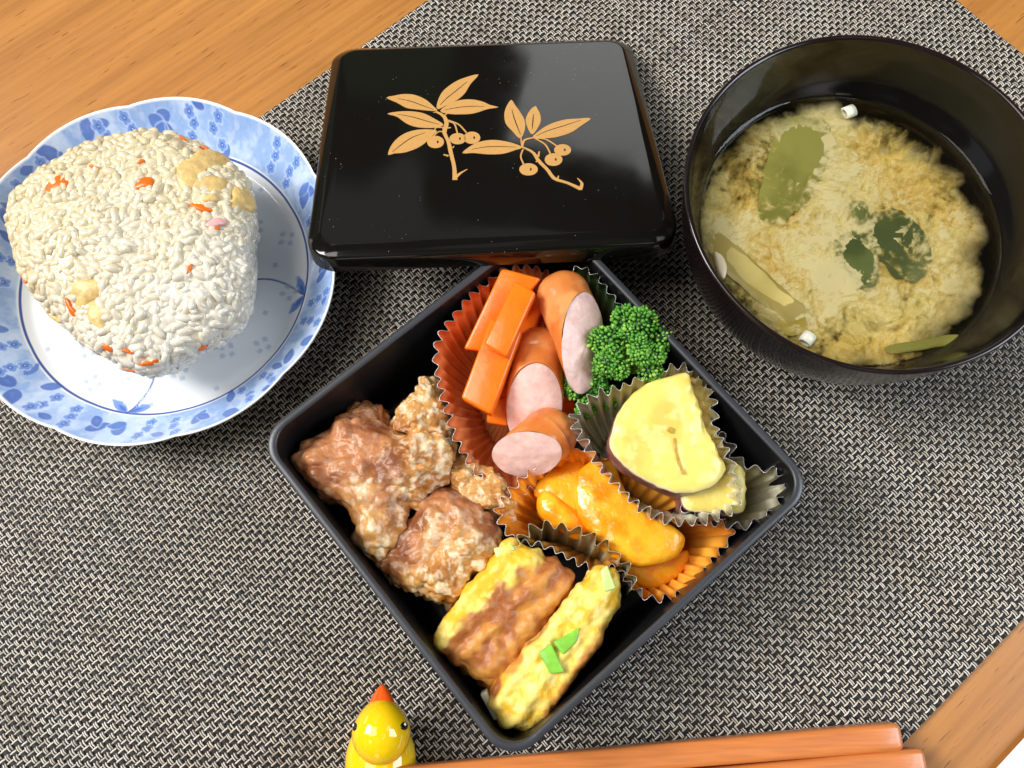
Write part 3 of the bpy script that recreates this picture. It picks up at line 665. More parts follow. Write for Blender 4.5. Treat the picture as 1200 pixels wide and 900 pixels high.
for px, py, an, lab in ((995, 131, .4, 'white scallion slice floating at the back of the soup'), (946, 397, .9, 'white scallion slice at the near rim of the soup')):
    c = un(px, py, SZ+.02); a = np.linspace(0, 2*np.pi, 20, endpoint=False); d = np.array([math.cos(an), math.sin(an), 0]); s = np.array([-d[1], d[0], 0]); V = []
    for r, x in ((.16, -.2), (.24, -.2), (.24, .2), (.16, .2)): V.append(c+d*x+r*(np.cos(a)[:, None]*s+np.sin(a)[:, None]*np.array([0, 0, .75])))
    V = np.vstack(V); o = mesh('scallion_slice', V, grid_faces(4, 20, True, True), m_scal); tag(o, lab, 'scallion', 'scallion slices in the soup')
B = blob([(836,296),(846,300),(852,315),(848,328),(840,318)], SZ-.06, SZ-.3, SZ+.08, 40, 20); o = blob_mesh('fish_cake_bit', B, mat('pale_bit', lin(222, 206, 170), .4, sss=.3)); tag(o, 'small pale bit floating at the left rim of the soup', 'fish cake')

# ------------------------------------------------------------------ foil cups
def foil(name, color, rough=.26, bump=.25): return mat(name, color, rough, metal=.3, bump=bump, bscale=260, var=.12, vscale=150)
m_silver = foil('foil_silver', (.80, .80, .80), .25)
m_orange = mat('foil_orange', lin(255, 164, 100), .26, metal=.10, bump=.3, bscale=220, var=.12, vscale=150)
m_yellow = mat('foil_amber', lin(255, 180, 66), .26, metal=.15, bump=.3, bscale=220, var=.1, vscale=150)
m_goldf = foil('foil_gold', lin(244, 238, 212), .24)
m_greenf = mat('foil_green', lin(120, 160, 112), .28, metal=.5, bump=.25, bscale=220)
m_olive = foil('foil_olive', lin(208, 202, 166), .26)
def cup(name, rim, zr, shrink, zb, inner, outer, label, flute=.40, amp=.12, closed=True, shift=(0, 0), rows=9, crump=.05, seed=0, wavez=.0, spread=1.0):
    R0 = uns(rim, zr); n0 = 8*max(6, int(sum(np.linalg.norm(np.diff(np.vstack([R0, R0[:1]]) if closed else R0, axis=0), axis=1))/flute))
    O = smooth_loop(R0, n0, closed); c = O[:, :2].mean(0)
    T = np.roll(O, -1, 0)-np.roll(O, 1, 0) if closed else np.gradient(O, axis=0)
    N = np.c_[T[:, 1], -T[:, 0]]; N /= np.linalg.norm(N, axis=1, keepdims=True)
    if ((O[:, :2]-c)*N).sum() < 0: N = -N
    k = np.arange(n0); r = np.random.default_rng(seed)
    ph = 2*np.pi*k/8; am = amp*np.interp(k, np.linspace(0, n0, 23), np.r_[r.uniform(.5, 1.35, 22), 1])
    if closed: am[-8:] = np.linspace(am[-8], am[0], 8)
    wave = np.sin(ph+.9*(fbm(np.c_[k/16, k*0, k*0+seed], 1, 2, seed)-.5)*3)+.10*np.sin(2*ph+r.uniform(0, 6))
    V = []
    B2 = c+np.array(shift)+(O[:, :2]-c)*shrink
    for i in range(rows):
        t = i/(rows-1); e = t**.85
        Q = B2+(O[:, :2]-B2)*e; A = am*(.25+.75*t)
        Q = Q+N*(wave*A)[:, None]
        z = zb+(O[:, 2]-zb)*t
        if i == rows-1: z = z+.05*np.cos(ph+.5)+wavez*r.normal(size=n0)
        P = np.c_[Q, z]; d = (fbm(P, 1.3, 3, seed+5)-.5)*2*crump*(.4+t); P[:, :2] += N*d[:, None]; P[:, 2] += (fbm(P, 1.1, 2, seed+9)-.5)*.3*t
        V.append(P)
    Vi = np.vstack(V); Nn = np.vstack([N]*rows); Vo = Vi.copy(); Vo[:, :2] += Nn*.018; Vo[:, 2] -= .004
    F = grid_faces(rows, n0, False, closed); L = len(Vi); nf = len(F)
    top = (rows-1)*n0; kk = np.arange(n0 if closed else n0-1)
    E = np.c_[top+kk, top+(kk+1) % n0, L+top+(kk+1) % n0, L+top+kk]
    allF = [tuple(f) for f in F]+[tuple(f) for f in F[:, ::-1]+L]+[tuple(f) for f in E]; mi = [0]*nf+[1]*nf+[1]*len(E)
    VV = np.vstack([Vi, Vo]); 
    if closed:
        VV = np.vstack([VV, [[*(c+np.array(shift)), zb], [*(c+np.array(shift)), zb-.02]]])
        for a in range(n0): allF += [(2*L, (a+1) % n0, a), (2*L+1, L+a, L+(a+1) % n0)]; mi += [0, 1]
    o = mesh(name, VV, allF, [inner, outer], mi=mi); tag(o, label, 'foil cup', 'crimped foil cups in the bento box'); return o
cup('foil_cup', [(592,316),(548,352),(517,392),(511,425),(520,470),(538,520,3.8),(562,556,3.3),(602,574,2.9),(642,566,2.5),(664,535,2.0),(676,470,1.8),(680,405,1.8),(668,345,2.2),(638,318,3.4)], 4.15, .56, FL+.05, m_orange, m_silver, 'orange crimped foil cup around the carrots and sausages', seed=1, amp=.13, flute=.46)
cup('foil_cup', [(672,316),(694,320),(709,338),(722,352),(733,372),(752,400,3.6),(742,445,2.4),(700,462,1.6),(672,430,1.6),(660,360,2.6)], 4.35, .75, FL+.08, m_greenf, m_silver, 'green lined foil cup behind the broccoli', seed=2, flute=.42, amp=.12)
cup('foil_cup', [(842,508),(866,540),(888,548),(910,552),(922,568),(912,590),(884,612),(850,614),(806,600),(796,560)], 3.9, .6, FL+.06, m_goldf, m_silver, 'outer gold foil cup fanned out in the right corner of the box', seed=3, flute=.52, amp=.17)
cup('foil_cup', [(672,490),(694,464),(724,455),(762,440),(795,430),(818,438),(836,470),(838,502),(858,545),(862,592),(832,606),(790,612),(746,590),(716,560),(690,526)], 4.5, .55, FL+.3, m_goldf, m_silver, 'gold lined silver foil cup holding the sweet potato', seed=4, flute=.42, amp=.14)
cup('foil_cup', [(584,602),(600,574),(626,548),(652,532),(690,530),(760,565),(826,600),(858,622),(836,655),(812,688),(768,702),(740,686),(722,664),(690,664),(640,640),(602,630)], 3.45, .58, FL+.05, m_yellow, m_silver, 'amber foil cup holding the mandarin segments', seed=5, flute=.42, amp=.12)
cup('foil_cup', [(600,650),(612,628),(640,614),(668,618),(695,630),(718,645),(738,668),(745,690)], 3.85, .96, FL+.05, m_olive, m_olive, 'dull olive crimped foil wall behind the egg rolls', closed=False, shift=(0, -.3), seed=6, flute=.46, amp=.16)

# ------------------------------------------------------------------ fried chicken
m_chick = mat('fried_chicken', attr=True, rough=.29, sss=.10, sscale=.001, bump=.9, bscale=480, spec=.5, rvar=.15)
def chicken(outl, zm, zb_, zt, seed, skin_dir, skin_amt, label, p=2.3, q=2.3, tilt=None, nth=230, nph=110):
    sd = np.array(skin_dir, float)
    def mask(V):
        c = V.mean(0); e = np.ptp(V[:, :2], axis=0).max()/2
        s = ((V[:, :2]-c[:2]) @ sd[:2])/e + 1.4*(fbm(V, .75, 3, seed+3)-.5)+.35*(V[:, 2]-c[2])/e
        return .9*sstep(-skin_amt+.2, -skin_amt-.4, -s)                    # 1 on smooth skin
    store = {}
    def disp(V, N):
        sk = mask(V); w1, i1 = worley(V+.35*(fbm(V, 2, 2, seed)[:, None]-.5), 1.9, seed+20); w2, i2 = worley(V, 5.5, seed+30)
        lump = np.clip(1-w1*1.1, 0, 1); lump = lump*lump*(3-2*lump); fine = np.clip(1-w2, 0, 1)
        store['sk'] = sk; store['lump'] = lump; store['fine'] = fine; store['id'] = i1
        d = .6*(fbm(V, .7, 3, seed)-.5)+.26*(np.abs(2*fbm(V, 1.5, 2, seed+1)-1)-.3)
        return d+(1-sk)*(sstep(.3, .6, fbm(V, 1.1, 2, seed+90))*(.24*lump*(.35+i1)+.12*fine)+.10*(fbm(V, 3.2, 3, seed+91)-.5)+.04*fbm(V, 5, 1, seed))+sk*(.05*(fbm(V, 3.0, 1, seed+8)-.5)+.02*fine)-.1
    B = blob(outl, zm, zb_, zt, nth, nph, p, q, disp, tilt); V = B[0]
    sk, lump, fine = store['sk'], store['lump'], store['fine']; a = fbm(V, 1.3, 4, seed+50); b_ = fbm(V, 4.5, 3, seed+60)
    skc = mix(lin(126, 68, 42), lin(186, 120, 78), sstep(.3, .68, a)); skc = mix(skc, lin(112, 58, 46), sstep(.55, .75, fbm(V, .9, 3, seed+70))*.6)
    skc = mix(skc, lin(214, 176, 140), sstep(.58, .74, b_)*.32)
    cru = mix(lin(176, 112, 50), lin(212, 158, 90), sstep(.3, .65, a)); cru = mix(cru, lin(240, 222, 188), sstep(.50, .66, b_)*.7)
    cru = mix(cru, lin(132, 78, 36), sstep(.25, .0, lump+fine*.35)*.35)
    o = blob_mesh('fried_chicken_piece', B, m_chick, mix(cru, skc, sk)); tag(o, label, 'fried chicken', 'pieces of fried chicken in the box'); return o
chicken([(462,492),(478,468),(500,445),(518,455),(530,474),(536,500),(528,520),(505,522),(478,512)], 2.9, FL, 4.0, 11, (-.6, -.4, 0), 1.6, 'crusty pale fried chicken piece at the back, against the orange cup')
chicken([(404,492),(412,470),(432,465),(452,472),(460,490),(455,510),(425,512)], 2.4, FL, 3.3, 12, (0, 1, 0), -.8, 'small brown fried chicken piece peeking out behind the largest one')
chicken([(342,548),(350,522),(382,498),(396,486),(420,484),(452,494),(478,506),(510,506),(530,520),(522,552),(500,580),(474,606),(462,640),(442,656),(420,640),(408,606),(372,582)], 3.0, FL, 4.3, 13, (-.75, .45, 0), -.22, 'largest fried chicken piece with smooth reddish brown skin, left corner of box', nth=280, nph=130)
chicken([(512,552),(528,528),(548,526),(572,548),(598,572),(606,592),(596,614),(566,606),(534,590)], 2.6, FL, 3.4, 14, (0, 1, 0), 1.8, 'knobbly pale fried chicken piece in the middle, beside the silver cup edge')
chicken([(441,664),(452,640),(480,608),(502,582),(522,572),(552,588),(584,606),(592,640),(578,664),(556,676),(530,704),(500,696),(468,684)], 2.9, FL, 4.1, 15, (-.2, .75, 0), -.05, 'fried chicken piece with a brown peak, beside the egg rolls', nth=260, nph=120)
chicken([(522,712),(532,694),(550,684),(560,700),(548,720),(532,736),(522,730)], 1.6, FL, 2.2, 16, (0, 1, 0), 1.5, 'small crumb of fried chicken tucked under the egg rolls', nth=120, nph=60)

# ------------------------------------------------------------------ rolled omelette
m_egg = mat('rolled_omelette', attr=True, rough=.46, sss=.22, srad=(1, .7, .25), sscale=.0015, bump=.9, bscale=380, spec=.5)
def egg_roll(outl, zm, zb_, zt, seed, axis, colf, label, tilt=None):
    ax = np.array(axis, float); ax /= np.linalg.norm(ax); pr_ = np.array([-ax[1], ax[0]]); st = {}
    def disp(V, N):
        s = (V[:, :2]-V[:, :2].mean(0)) @ pr_; st['s'] = s
        lay = np.sin((s+.35*fbm(V, 1.3, 3, seed))*9+V[:, 2]*2); st['lay'] = lay
        w, _ = worley(V, 3.2, seed); st['w'] = w
        return .24*(fbm(V, .9, 3, seed)-.5)+.13*(fbm(V, 2.4, 2, seed+2)-.5)+.055*lay+.09*(1-w)
    B = blob(outl, zm, zb_, zt, 220, 110, 4.6, 5.0, disp, tilt); V = B[0]; N = vnormals(V, B[2])
    col = colf(V, N, st['s'], st['lay'], st['w'], seed)
    o = blob_mesh('egg_roll_slice', B, m_egg, col); tag(o, label, 'omelette', 'rolled omelette slices'); return o
YEL, PALE, BRN, DBR = lin(242, 190, 46), lin(248, 220, 112), lin(212, 144, 66), lin(168, 98, 46)
def egg_a(V, N, s, lay, w, seed):
    y = mix(YEL, PALE, sstep(.4, .7, fbm(V, 2.4, 3, seed+9)+.08*lay)); t = fbm(V, 1.4, 4, seed+20)
    b_ = mix(mix(BRN, lin(216, 150, 70), sstep(.45, .7, t)), DBR, sstep(.42, .6, fbm(V, .9, 3, seed+30)))
    k = sstep(-.1, .12, (s-(-.32))*-1+.5*(fbm(V, 1.6, 3, seed+40)-.5)) if False else sstep(-.25, .1, s*EGS+.45+1.3*(fbm(V, 1.3, 4, seed+40)-.5))
    return mix(y, b_, k)
EGS = -1
egg_roll([(584,648),(598,638),(632,650),(664,668),(672,690),(648,722),(612,768),(578,802),(552,790),(515,762),(510,744),(536,708)], 2.7, FL, 3.9, 41, (.72, .68), egg_a, 'egg roll slice with browned side up, next to the fried chicken', tilt=(-.05, .05))
def egg_b(V, N, s, lay, w, seed):
    y = mix(YEL, PALE, sstep(.36, .62, fbm(V, 2.6, 4, seed+9)+.1*lay)); t = fbm(V, 1.4, 4, seed+20)
    y = mix(y, lin(246, 226, 140), sstep(.55, .72, fbm(V, 3.5, 3, seed+11))*.7)
    b_ = mix(mix(BRN, lin(214, 150, 66), sstep(.4, .7, t)), DBR, sstep(.5, .65, fbm(V, 1.6, 3, seed+30)))
    e = np.abs(s)/np.abs(s).max(); k = sstep(.62, .85, e+.5*(fbm(V, 1.9, 3, seed+40)-.5)); k = np.maximum(k, sstep(.35, .0, N[:, 2])*.8)
    return mix(y, b_, k)
egg_roll([(684,682),(702,664),(720,674),(722,696),(708,730),(690,766),(662,806),(630,842),(600,852),(580,836),(572,812),(598,776),(632,742),(660,706)], 2.7, FL, 4.0, 47, (.62, .78), egg_b, 'egg roll slice with yellow cut side up and green scallion, near box corner')
# scallion pieces on the egg
def prism(name, quad, th, m, parent=None, bev=.05, col=None):
    """six-sided piece: top corners (px, py, z), thickness straight down, softened edges"""
    import bmesh
    T = uns(quad, 0); bm = bmesh.new(); c = T.mean(0)
    nrm = np.cross(T[2]-T[0], T[3 % len(T)]-T[1]); nrm /= np.linalg.norm(nrm); nrm = nrm if nrm[2] > 0 else -nrm
    dn = -nrm*th
    vt = [bm.verts.new(p) for p in T]; vb = [bm.verts.new(p+dn) for p in T]; k = len(T)
    bm.faces.new(vt); bm.faces.new(vb[::-1])
    for i in range(k): bm.faces.new((vt[i], vb[i], vb[(i+1) % k], vt[(i+1) % k]))
    bmesh.ops.recalc_face_normals(bm, faces=bm.faces)
    bmesh.ops.bevel(bm, geom=list(bm.edges), offset=bev, segments=3, profile=.5, affect='EDGES')
    bm.verts.index_update(); V = np.array([v.co[:] for v in bm.verts]); F = [tuple(v.index for v in f.verts) for f in bm.faces]; bm.free()
    return mesh(name, V, F, m, parent, smooth=True)
m_sg = mat('scallion_green', lin(140, 206, 70), .3, sss=.4, sscale=.001, var=.2, vscale=300)
m_sp = mat('scallion_pale', lin(206, 226, 140), .3, sss=.4, sscale=.0015, var=.15, vscale=300)
m_sw = mat('onion_white', lin(226, 224, 196), .28, sss=.5, sscale=.002)
for nm, qd, th, m, lab in [('scallion_piece', [(631,765,4.22),(646,754,4.25),(662,788,4.22),(645,790,4.22)], .14, m_sg, 'bright green scallion piece, lower of two on the egg roll'),
    ('scallion_piece', [(648,752,4.15),(680,735,4.15),(676,752,4.15),(660,768,4.15)], .14, m_sg, 'bright green scallion piece, upper of two on the egg roll'),
    ('scallion_piece', [(704,668,4.1),(712,662,4.15),(722,690,4.05),(708,694,4.1)], .12, m_sp, 'pale green scallion piece at the far end of the egg roll'),
    ('scallion_piece', [(578,642,3.9),(600,637,3.95),(604,644,3.95),(582,656,3.9)], .12, m_sp, 'yellowish green scallion piece at the far tip of the browned egg slice'),
    ('onion_piece', [(562,814,3.5),(570,810,3.55),(586,842,3.3),(579,846,3.25)], .25, m_sw, 'translucent white onion piece at the near left of the egg roll'),
    ('scallion_piece', [(592,846,1.9),(612,846,1.9),(610,860,1.7),(594,860,1.7)], .3, mat('scallion_olive', lin(120, 130, 60), .35, sss=.2), 'dull green scallion piece low in the near box corner')]:
    o = prism(nm, qd, th+.06, m, bev=.06); tag(o, lab, 'onion' if nm == 'onion_piece' else 'scallion')

# ------------------------------------------------------------------ carrots
m_carrot = mat('boiled_carrot', lin(248, 122, 20), .26, sss=.35, srad=(1, .4, .1), sscale=.003, var=.12, vscale=160, bump=.3, bscale=260)
for qd, th, lab in [([(588,314,4.6),(634,326,4.6),(566,412,3.8),(543,409,3.8)], .7, 'long carrot stick at the back left of the orange cup'),
    ([(622,338,3.9),(640,348,3.9),(598,482,3.2),(580,470,3.2)], .8, 'carrot stick lying lowest, showing its side beside the sausages'),
    ([(575,372,4.55),(612,388,4.55),(575,486,4.2),(540,466,4.2)], .75, 'thick carrot stick at the front with its blunt end towards the chicken'),
    ([(603,328,5.15),(628,342,5.15),(594,418,4.95),(567,403,4.95)], .5, 'short carrot stick lying on top of the other carrots'),
    ([(572,470,3.3),(600,462,3.3),(596,500,3.0),(570,496,3.0)], .6, 'small carrot chunk under the thick front carrot stick')]:
    o = prism('carrot_stick', qd, th, m_carrot, bev=.10); tag(o, lab, 'carrot', 'boiled carrot sticks')

# ------------------------------------------------------------------ sausages
m_skin = mat('sausage_skin', attr=True, rough=.24, sss=.25, srad=(1, .5, .3), sscale=.002, bump=.05, bscale=200)
m_meat = mat('sausage_meat', lin(240, 198, 188), .34, sss=.35, srad=(1, .5, .4), sscale=.003, var=.16, vscale=320, bump=.45, bscale=420)
def sausage(p0, p1, rad, cutn, seed, label, bow=.0):
    p0, p1 = un(*p0), un(*p1); ax = p1-p0; L = np.linalg.norm(ax); ax /= L
    cn = np.array(cutn, float); cn /= np.linalg.norm(cn)
    up = np.array([0, 0, 1.0]); s = np.cross(ax, up); s /= np.linalg.norm(s); w = np.cross(s, ax); k = 48
    a = np.linspace(0, 2*np.pi, k, endpoint=False); circ = np.cos(a)[:, None]*s+np.sin(a)[:, None]*w
    tcut = L-(rad*circ @ cn)/(ax @ cn)                 # where each line along the skin meets the cut
    rows = []
    for i in range(9):
        f = math.sin(math.pi/2*i/8); rr = rad*f**.9; t0 = rad*.9*(1-math.cos(math.pi/2*i/8)); rows.append(p0+ax*t0+rr*circ)
    for i in range(1, 25):
        t = i/24; tt = rad*.9+(tcut-rad*.9)*t; rr = rad*(1+.03*math.sin(3*t+seed)) if t < .97 else rad*.985
        rows.append(p0+ax*tt[:, None]+rr*circ+np.array([0, 0, bow])*math.sin(math.pi*t))
    V = np.vstack(rows); V = V+(.10*(fbm(V, 1.0, 2, seed)[:, None]-.5)+.05*(fbm(V*np.array([1, 1, 1]), 3.2, 2, seed+1)[:, None]-.5))*np.tile(circ, (len(rows), 1))
    F = [tuple(f) for f in grid_faces(len(rows), k, False, True)]+[tuple(range(k))[::-1]]
    c = V.mean(0); t = fbm(V, 1.1, 3, seed+3)
    col = mix(lin(206, 118, 52), lin(226, 152, 88), sstep(.3, .7, t)); col = mix(col, lin(186, 96, 46), sstep(.55, .75, fbm(V, 2.2, 3, seed+5))*.5)
    o = empty('sausage', (c[0], c[1], V[:, 2].min())); tag(o, label, 'sausage', 'cut sausages')
    mesh('skin', V, F, m_skin, o, col=col)
    E = rows[-1]; ec = E.mean(0); R2 = []
    for f in np.linspace(1, 0.02, 9): R2.append(ec+(E-ec)*f+cn*.16*(1-f*f)*rad+cn*.012)
    R2 = np.vstack(R2); R2 = R2+cn*(.12*(fbm(R2, 1.6, 3, seed+7)-.5))[:, None]
    cf = mesh('cut_face', R2, [tuple(f) for f in grid_faces(9, k, False, True)]+[tuple(range(8*k, 9*k))], m_meat, o)
    import bmesh; bm = bmesh.new(); bm.from_mesh(cf.data); bmesh.ops.recalc_face_normals(bm, faces=bm.faces); bm.to_mesh(cf.data); bm.free()
sausage((652, 325, 3.9), (683, 402, 4.5), .98, (.62, -.25, .75), 3, 'sausage at the back with its oval cut face beside the broccoli')
sausage((634, 386, 3.3), (626, 478, 3.4), .98, (-.05, -.55, .80), 5, 'middle sausage between the carrots and the other two sausages')
sausage((666, 492, 3.3), (617, 532, 3.7), .95, (-.20, -.75, .62), 8, 'front sausage with its cut face towards the silver cup edge')

# ------------------------------------------------------------------ broccoli
m_bud = mat('broccoli_buds', attr=True, rough=.38, sss=.15, sscale=.0008, spec=.5)
m_stalk = mat('broccoli_stalk', lin(150, 176, 84), .4, sss=.3, sscale=.002, var=.15)
def ico():
    import bmesh
    bm = bmesh.new(); bmesh.ops.create_icosphere(bm, subdivisions=1, radius=1); bm.verts.index_update()
    V = np.array([v.co[:] for v in bm.verts]); F = np.array([[v.index for v in f.verts] for f in bm.faces]); bm.free(); return V, F
IV, IF = ico()
def broccoli(px, py, z, r, seed, label, nl=11, flat=.8):
    c = un(px, py, z); rg = np.random.default_rng(seed); o = empty('broccoli_floret', (c[0], c[1], FL+.3)); tag(o, label, 'broccoli', 'broccoli florets')
    base = c-np.array([.1, -.2, r*1.5])
    V, F = tube(np.array([base, base*.5+c*.5, c-[0, 0, .3*r]]), [.45*r, .42*r, .6*r], 14); mesh('stalk', V, F, m_stalk, o)
    heads = []
    for i in range(nl):
        t = i*2.399963; h = 1-.95*(i+.3)/nl; q = math.sqrt(max(0, 1-h*h)); heads.append((c+np.array([q*math.cos(t)*r*.76, q*math.sin(t)*r*.76, h*r*.55*flat])+rg.normal(0, .09*r, 3), r*rg.uniform(.26, .40)))
    for hc, hr in heads:
        V, F = tube(np.array([base*.25+c*.75-[0, 0, .2*r], (c+hc)/2-[0, 0, .15*r], hc]), [.22*r, .16*r, .22*r], 8); mesh('branch', V, F, m_stalk, o)
    VV, FF, CC, off = [], [], [], 0
    for hi, (hc, hr) in enumerate(heads):
        nb = int(110*(hr/(.36*r))**2)
        for j in range(nb):
            h = 1-1.55*(j+.5)/nb; q = math.sqrt(max(0, 1-h*h)); t = j*2.399963+hi
            d = np.array([q*math.cos(t), q*math.sin(t), h]); out = hc-c; d = d+.35*out/max(np.linalg.norm(out), .1); d /= np.linalg.norm(d)
            br = rg.uniform(.036, .082); p = hc+d*hr*rg.uniform(.80, 1.22); st = rg.uniform(.9, 1.9)
            v = IV*br; v = v+np.outer(v @ d, d)*(st-1); VV.append(p+v); FF.append(IF+off); off += len(IV)
            g = rg.random(); cb = mix(lin(52, 124, 34), lin(128, 192, 74), np.array(g*.6+.4*((hi*.37) % 1)))
            if rg.random() < .10: cb = lin(150, 196, 80)
            CC.append(np.tile(cb, (len(IV), 1)))
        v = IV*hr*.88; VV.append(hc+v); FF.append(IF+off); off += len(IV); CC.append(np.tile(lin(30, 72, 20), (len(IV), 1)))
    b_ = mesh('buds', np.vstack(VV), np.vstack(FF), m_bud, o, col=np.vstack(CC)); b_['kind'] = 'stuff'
broccoli(742, 408, 4.3, 1.32, 5, 'bright green broccoli floret standing in front of the right box wall', 13)
broccoli(694, 455, 3.2, .95, 9, 'darker broccoli floret low between the sausages and the sweet potato', 8)

# ------------------------------------------------------------------ sweet potato
m_sweet = mat('sweet_potato', attr=True, rough=.30, sss=.35, srad=(1, .8, .25), sscale=.002, bump=.12, bscale=350)
def sweet(outl, zm, zb_, zt, seed, label, tilt=None, skin=True, skindir=(-.6, -.8), base=(240, 220, 116), dull=(228, 202, 96)):
    def disp(V, N): return .14*(fbm(V, 1.1, 3, seed)-.5)+(.05+.22*sstep(.3, .8, N[:, 0]+.3*N[:, 1]))*(fbm(V, 2.6, 3, seed+1)-.5)
    B = blob(outl, zm, zb_, zt, 180, 90, 5.0, 6.0, disp, tilt); V = B[0]; N = vnormals(V, B[2]); c = V.mean(0)
    t = fbm(V, 1.0, 4, seed+5); col = mix(lin(*dull), lin(*base), sstep(.3, .65, t)); col = mix(col, lin(246, 234, 160), sstep(.55, .7, fbm(V, 2.6, 3, seed+8))*.5)
    sd = np.array(skindir)/np.linalg.norm(skindir); side = sstep(.55, .15, N[:, 2])*sstep(-.15, .25, N[:, :2] @ sd)
    col = mix(col, mix(lin(120, 62, 66), lin(158, 104, 92), sstep(.3, .7, fbm(V, 2, 3, seed+6))), side)
    rimk = sstep(.82, .55, N[:, 2])*(1-side)*sstep(.0, .3, N[:, :2] @ sd); col = mix(col, lin(250, 244, 214), rimk*.6)
    o = blob_mesh('sweet_potato_slice', B, m_sweet, col); tag(o, label, 'sweet potato', 'sweet potato slices'); return o, c
sweet([(796,566),(830,550),(860,545),(872,560),(872,590),(864,604),(835,604),(800,598)], 3.5, FL+.5, 4.05, 72, 'sweet potato slice underneath, towards the right box corner', base=(240, 222, 124), dull=(222, 200, 100))
sweet([(800,446),(818,448),(828,470),(832,500),(846,530),(838,545),(815,520),(800,490)], 3.7, FL+.6, 4.2, 73, 'sweet potato slice standing behind the big slice, mostly hidden', base=(206, 178, 104), dull=(170, 138, 84), skindir=(.7, .5))
big, bc = sweet([(712,520),(718,498),(730,476),(754,455),(780,447),(797,443),(805,448),(810,464),(819,487),(829,510),(840,532),(850,546),(842,562),(824,574),(792,579),(760,568),(732,552),(715,535)], 4.35, 3.5, 4.95, 71, 'large half round sweet potato slice with purple skin, on top of its cup', tilt=(-.10, .12))
m_mark = mat('brown_mark', lin(196, 156, 52), .45, var=.3, vscale=500)
for qd in ([(783,504,5.02),(786,500,5.02),(790,502,5.02),(788,508,5.02)], [(789,514,5.03),(791,513,5.03),(793,528,5.03),(797,541,5.03),(803,554,5.02),(801,556,5.02),(794,542,5.03),(791,528,5.03)]):
    qd = [(a_, b_, 5.02+(c_-5.02)-.10*(un(a_, b_, 5)[0]-bc[0])+.12*(un(a_, b_, 5)[1]-bc[1])) for a_, b_, c_ in qd]; o = prism('brown_streak', qd, .10, m_mark, None, bev=.01); wm = np.array(o.location); o.parent = big; o.location = Vector(wm)-big.location

# ------------------------------------------------------------------ mandarin
m_mand = mat('mandarin_flesh', attr=True, rough=.16, sss=.35, srad=(1, .45, .08), sscale=.003, spec=.6, bump=.7, bscale=420, coat=.2)
def mandarin(outl, zm, zb_, zt, seed, label, p=2.2, q=2.0, tilt=None):
    def disp(V, N): w, _ = worley(V*np.array([1, 1, .6]), 2.6, seed); return .05*(fbm(V, 1.1, 2, seed)-.5)+.035*(1-w)
    B = blob(outl, zm, zb_, zt, 160, 80, p, q, disp, tilt); V = B[0]; t = fbm(V, 1.7, 3, seed+4)
    col = mix(lin(250, 148, 14), lin(255, 184, 42), sstep(.3, .7, t))
    o = blob_mesh('mandarin_segment', B, m_mand, col); tag(o, label, 'mandarin', 'peeled mandarin segments'); return o
mandarin([(640,556),(668,538),(690,546),(690,590),(672,610),(646,592),(626,578)], 2.5, FL+.3, 2.85, 81, 'mandarin segment standing at the back left of the amber cup')
mandarin([(630,582),(640,574),(662,588),(684,608),(690,624),(676,632),(652,620),(632,602)], 2.6, FL+.4, 3.05, 82, 'slim mandarin segment at the left, beside the silver cup edge')
mandarin([(712,648),(745,648),(780,650),(806,646),(800,668),(772,688),(745,686),(720,668)], 2.2, FL+.2, 2.65, 83, 'mandarin segment at the front bottom of the amber cup')
mandarin([(699,538),(717,542),(732,576),(760,604),(788,618),(802,634),(788,655),(752,663),(718,652),(692,626),(675,592),(677,556)], 3.15, FL+.5, 3.6, 84, 'largest crescent shaped mandarin segment in the middle of the amber cup', 2.7, 3.0)

# ------------------------------------------------------------------ duck chopstick rest
m_duck = mat('yellow_glaze', lin(250, 204, 16), .10, spec=.55, coat=.6, sss=.1, sscale=.001)
m_beak = mat('orange_glaze', lin(236, 92, 24), .12, spec=.55, coat=.5)
m_blk = mat('black_glaze', (.006, .006, .006), .08); m_wht = mat('white_glaze', (.85, .85, .85), .1)
def sphere(c, r, e=(1, 1, 1), k=40, n=24, R=None, fn=None):
    V = []
    for i in range(n+1):
        t = math.pi*i/n
        for j in range(k): a = 2*np.pi*j/k; V.append((math.sin(t)*math.cos(a), math.sin(t)*math.sin(a), math.cos(t)))
    V = np.array(V)*np.array(e)*r
    if fn is not None: V = fn(V)
    if R is not None: V = V @ R.T
    return V+np.array(c), grid_faces(n+1, k, False, True)
hc = un(447, 857, 2.75); bcen = un(446, 893, 1.25)
duck = empty('duck_chopstick_rest', (bcen[0], bcen[1], MZ)); tag(duck, 'small glazed yellow duck chopstick rest at the near edge of the mat', 'chopstick rest')
V, F = sphere(bcen, 1.2, (.98, 1.25, .84), fn=lambda v: np.c_[v[:, 0], v[:, 1]-.1*v[:, 2], np.where(v[:, 2] < 0, v[:, 2]*.95, v[:, 2]+.25*np.clip(v[:, 1]/1.2, 0, 1)**2)]); mesh('body', V, F, m_duck, duck)
V, F = sphere(hc, .97, (.97, 1.05, .98), fn=lambda v: np.c_[v[:, 0]*(1-.16*np.clip(v[:, 1]/.97, 0, 1)), v[:, 1], v[:, 2]]); head = mesh('head', V, F, m_duck, duck)
V, F = sphere(hc+[0, .82, .06], .60, (.72, 1.0, .50), fn=lambda v: np.c_[v[:, 0]*(1-.45*np.clip(v[:, 1]/.6, 0, 1)), v[:, 1], v[:, 2]*(1-.3*np.clip(v[:, 1]/.6, 0, 1))]); mesh('beak', V, F, m_beak, duck)
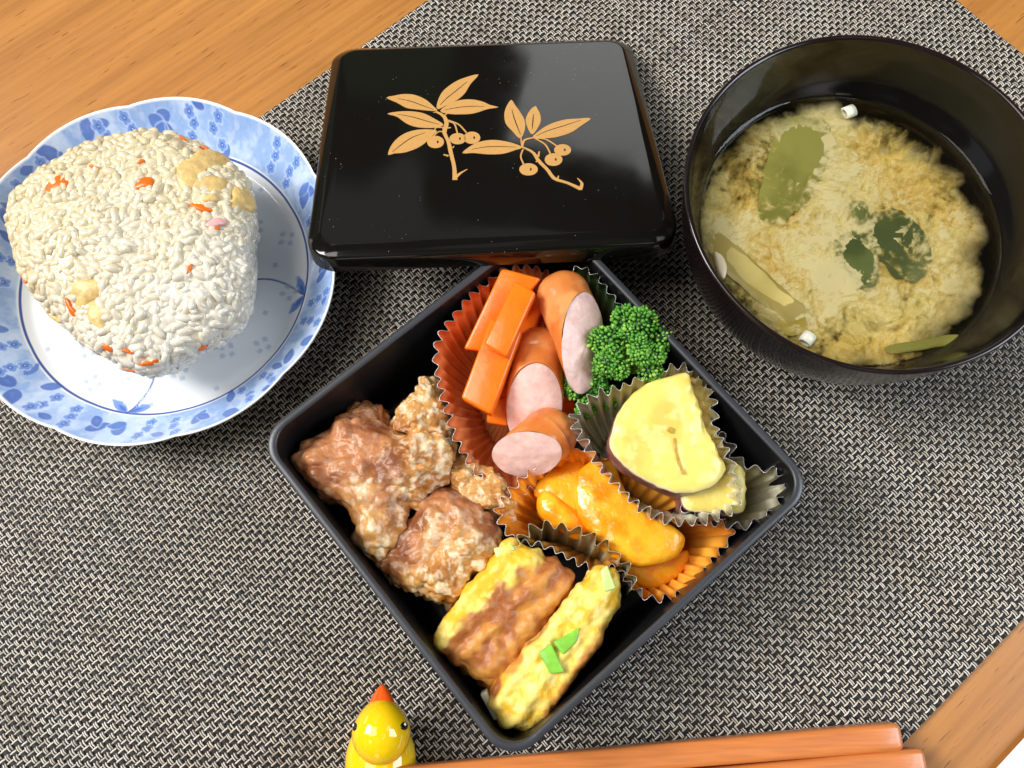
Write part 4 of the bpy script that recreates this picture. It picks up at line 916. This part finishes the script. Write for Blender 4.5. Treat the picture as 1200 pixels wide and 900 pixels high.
for sgn in (-1, 1):
    d = np.array([sgn*.84, .18, .44]); d /= np.linalg.norm(d); ec = hc+d*np.array([.90, .99, .95])
    R = np.array(Vector(d).to_track_quat('Z', 'Y').to_matrix())
    V, F = sphere(ec, .16, (.78, 1.25, .3), 20, 12, R); e = mesh('eye', V, F, m_blk, duck)
    V, F = sphere(ec+d*.045+np.array([0, .05, .03]), .05, (1, 1, .5), 12, 8, R); sub('eye_highlight', V, F, m_wht, e)

# ------------------------------------------------------------------ chopsticks
m_chop = mat('chopstick_wood', lin(206, 122, 62), .30, spec=.5, var=.16, vscale=1, coat=.2)
nt = m_chop.node_tree
for n_ in [x for x in nt.nodes if x.type == 'TEX_NOISE']:
    mm = nt.nodes.new('ShaderNodeMapping'); mm.inputs['Rotation'].default_value = (0, 0, .03); mm.inputs['Scale'].default_value = (28, 900, 900)
    l_ = n_.inputs['Vector'].links[0]; nt.links.new(l_.from_socket, mm.inputs['Vector']); nt.links.new(mm.outputs['Vector'], n_.inputs['Vector'])
def chopstick(pr, pl, w1, w0, label):
    A, B = un(*pr), un(*pl); d = B-A; L = np.linalg.norm(d); d /= L; s = np.cross([0, 0, 1], d); s /= np.linalg.norm(s); up = np.cross(d, s); V = []; k = 24
    ts = np.r_[0, .05, .12, .25, np.linspace(1, L, 30)]
    for t in ts:
        h = (w1+(w0-w1)*t/L)/2*(1 if t > .2 else (.70, .86, .95)[int(np.searchsorted([.01, .06], t, 'right'))])
        for j in range(k):
            a = 2*np.pi*j/k; ca, sa = math.cos(a), math.sin(a); e = .36
            V.append(A+d*t+s*h*math.copysign(abs(ca)**e, ca)+up*h*math.copysign(abs(sa)**e, sa))
    F = [tuple(f) for f in grid_faces(len(ts), k, False, True)]+[tuple(range(k))[::-1], tuple(range((len(ts)-1)*k, len(ts)*k))]
    V = np.array(V); ce = V.mean(0); o = mesh('chopstick', V, F, m_chop); tag(o, label, 'chopstick', 'pair of wooden chopsticks')
chopstick((1051, 862, .75), (150, 938, 2.35), .92, .62, 'orange brown wooden chopstick nearer the bento box')
chopstick((1079, 892, .75), (180, 975, 2.30), .92, .62, 'orange brown wooden chopstick at the very front edge of the picture')
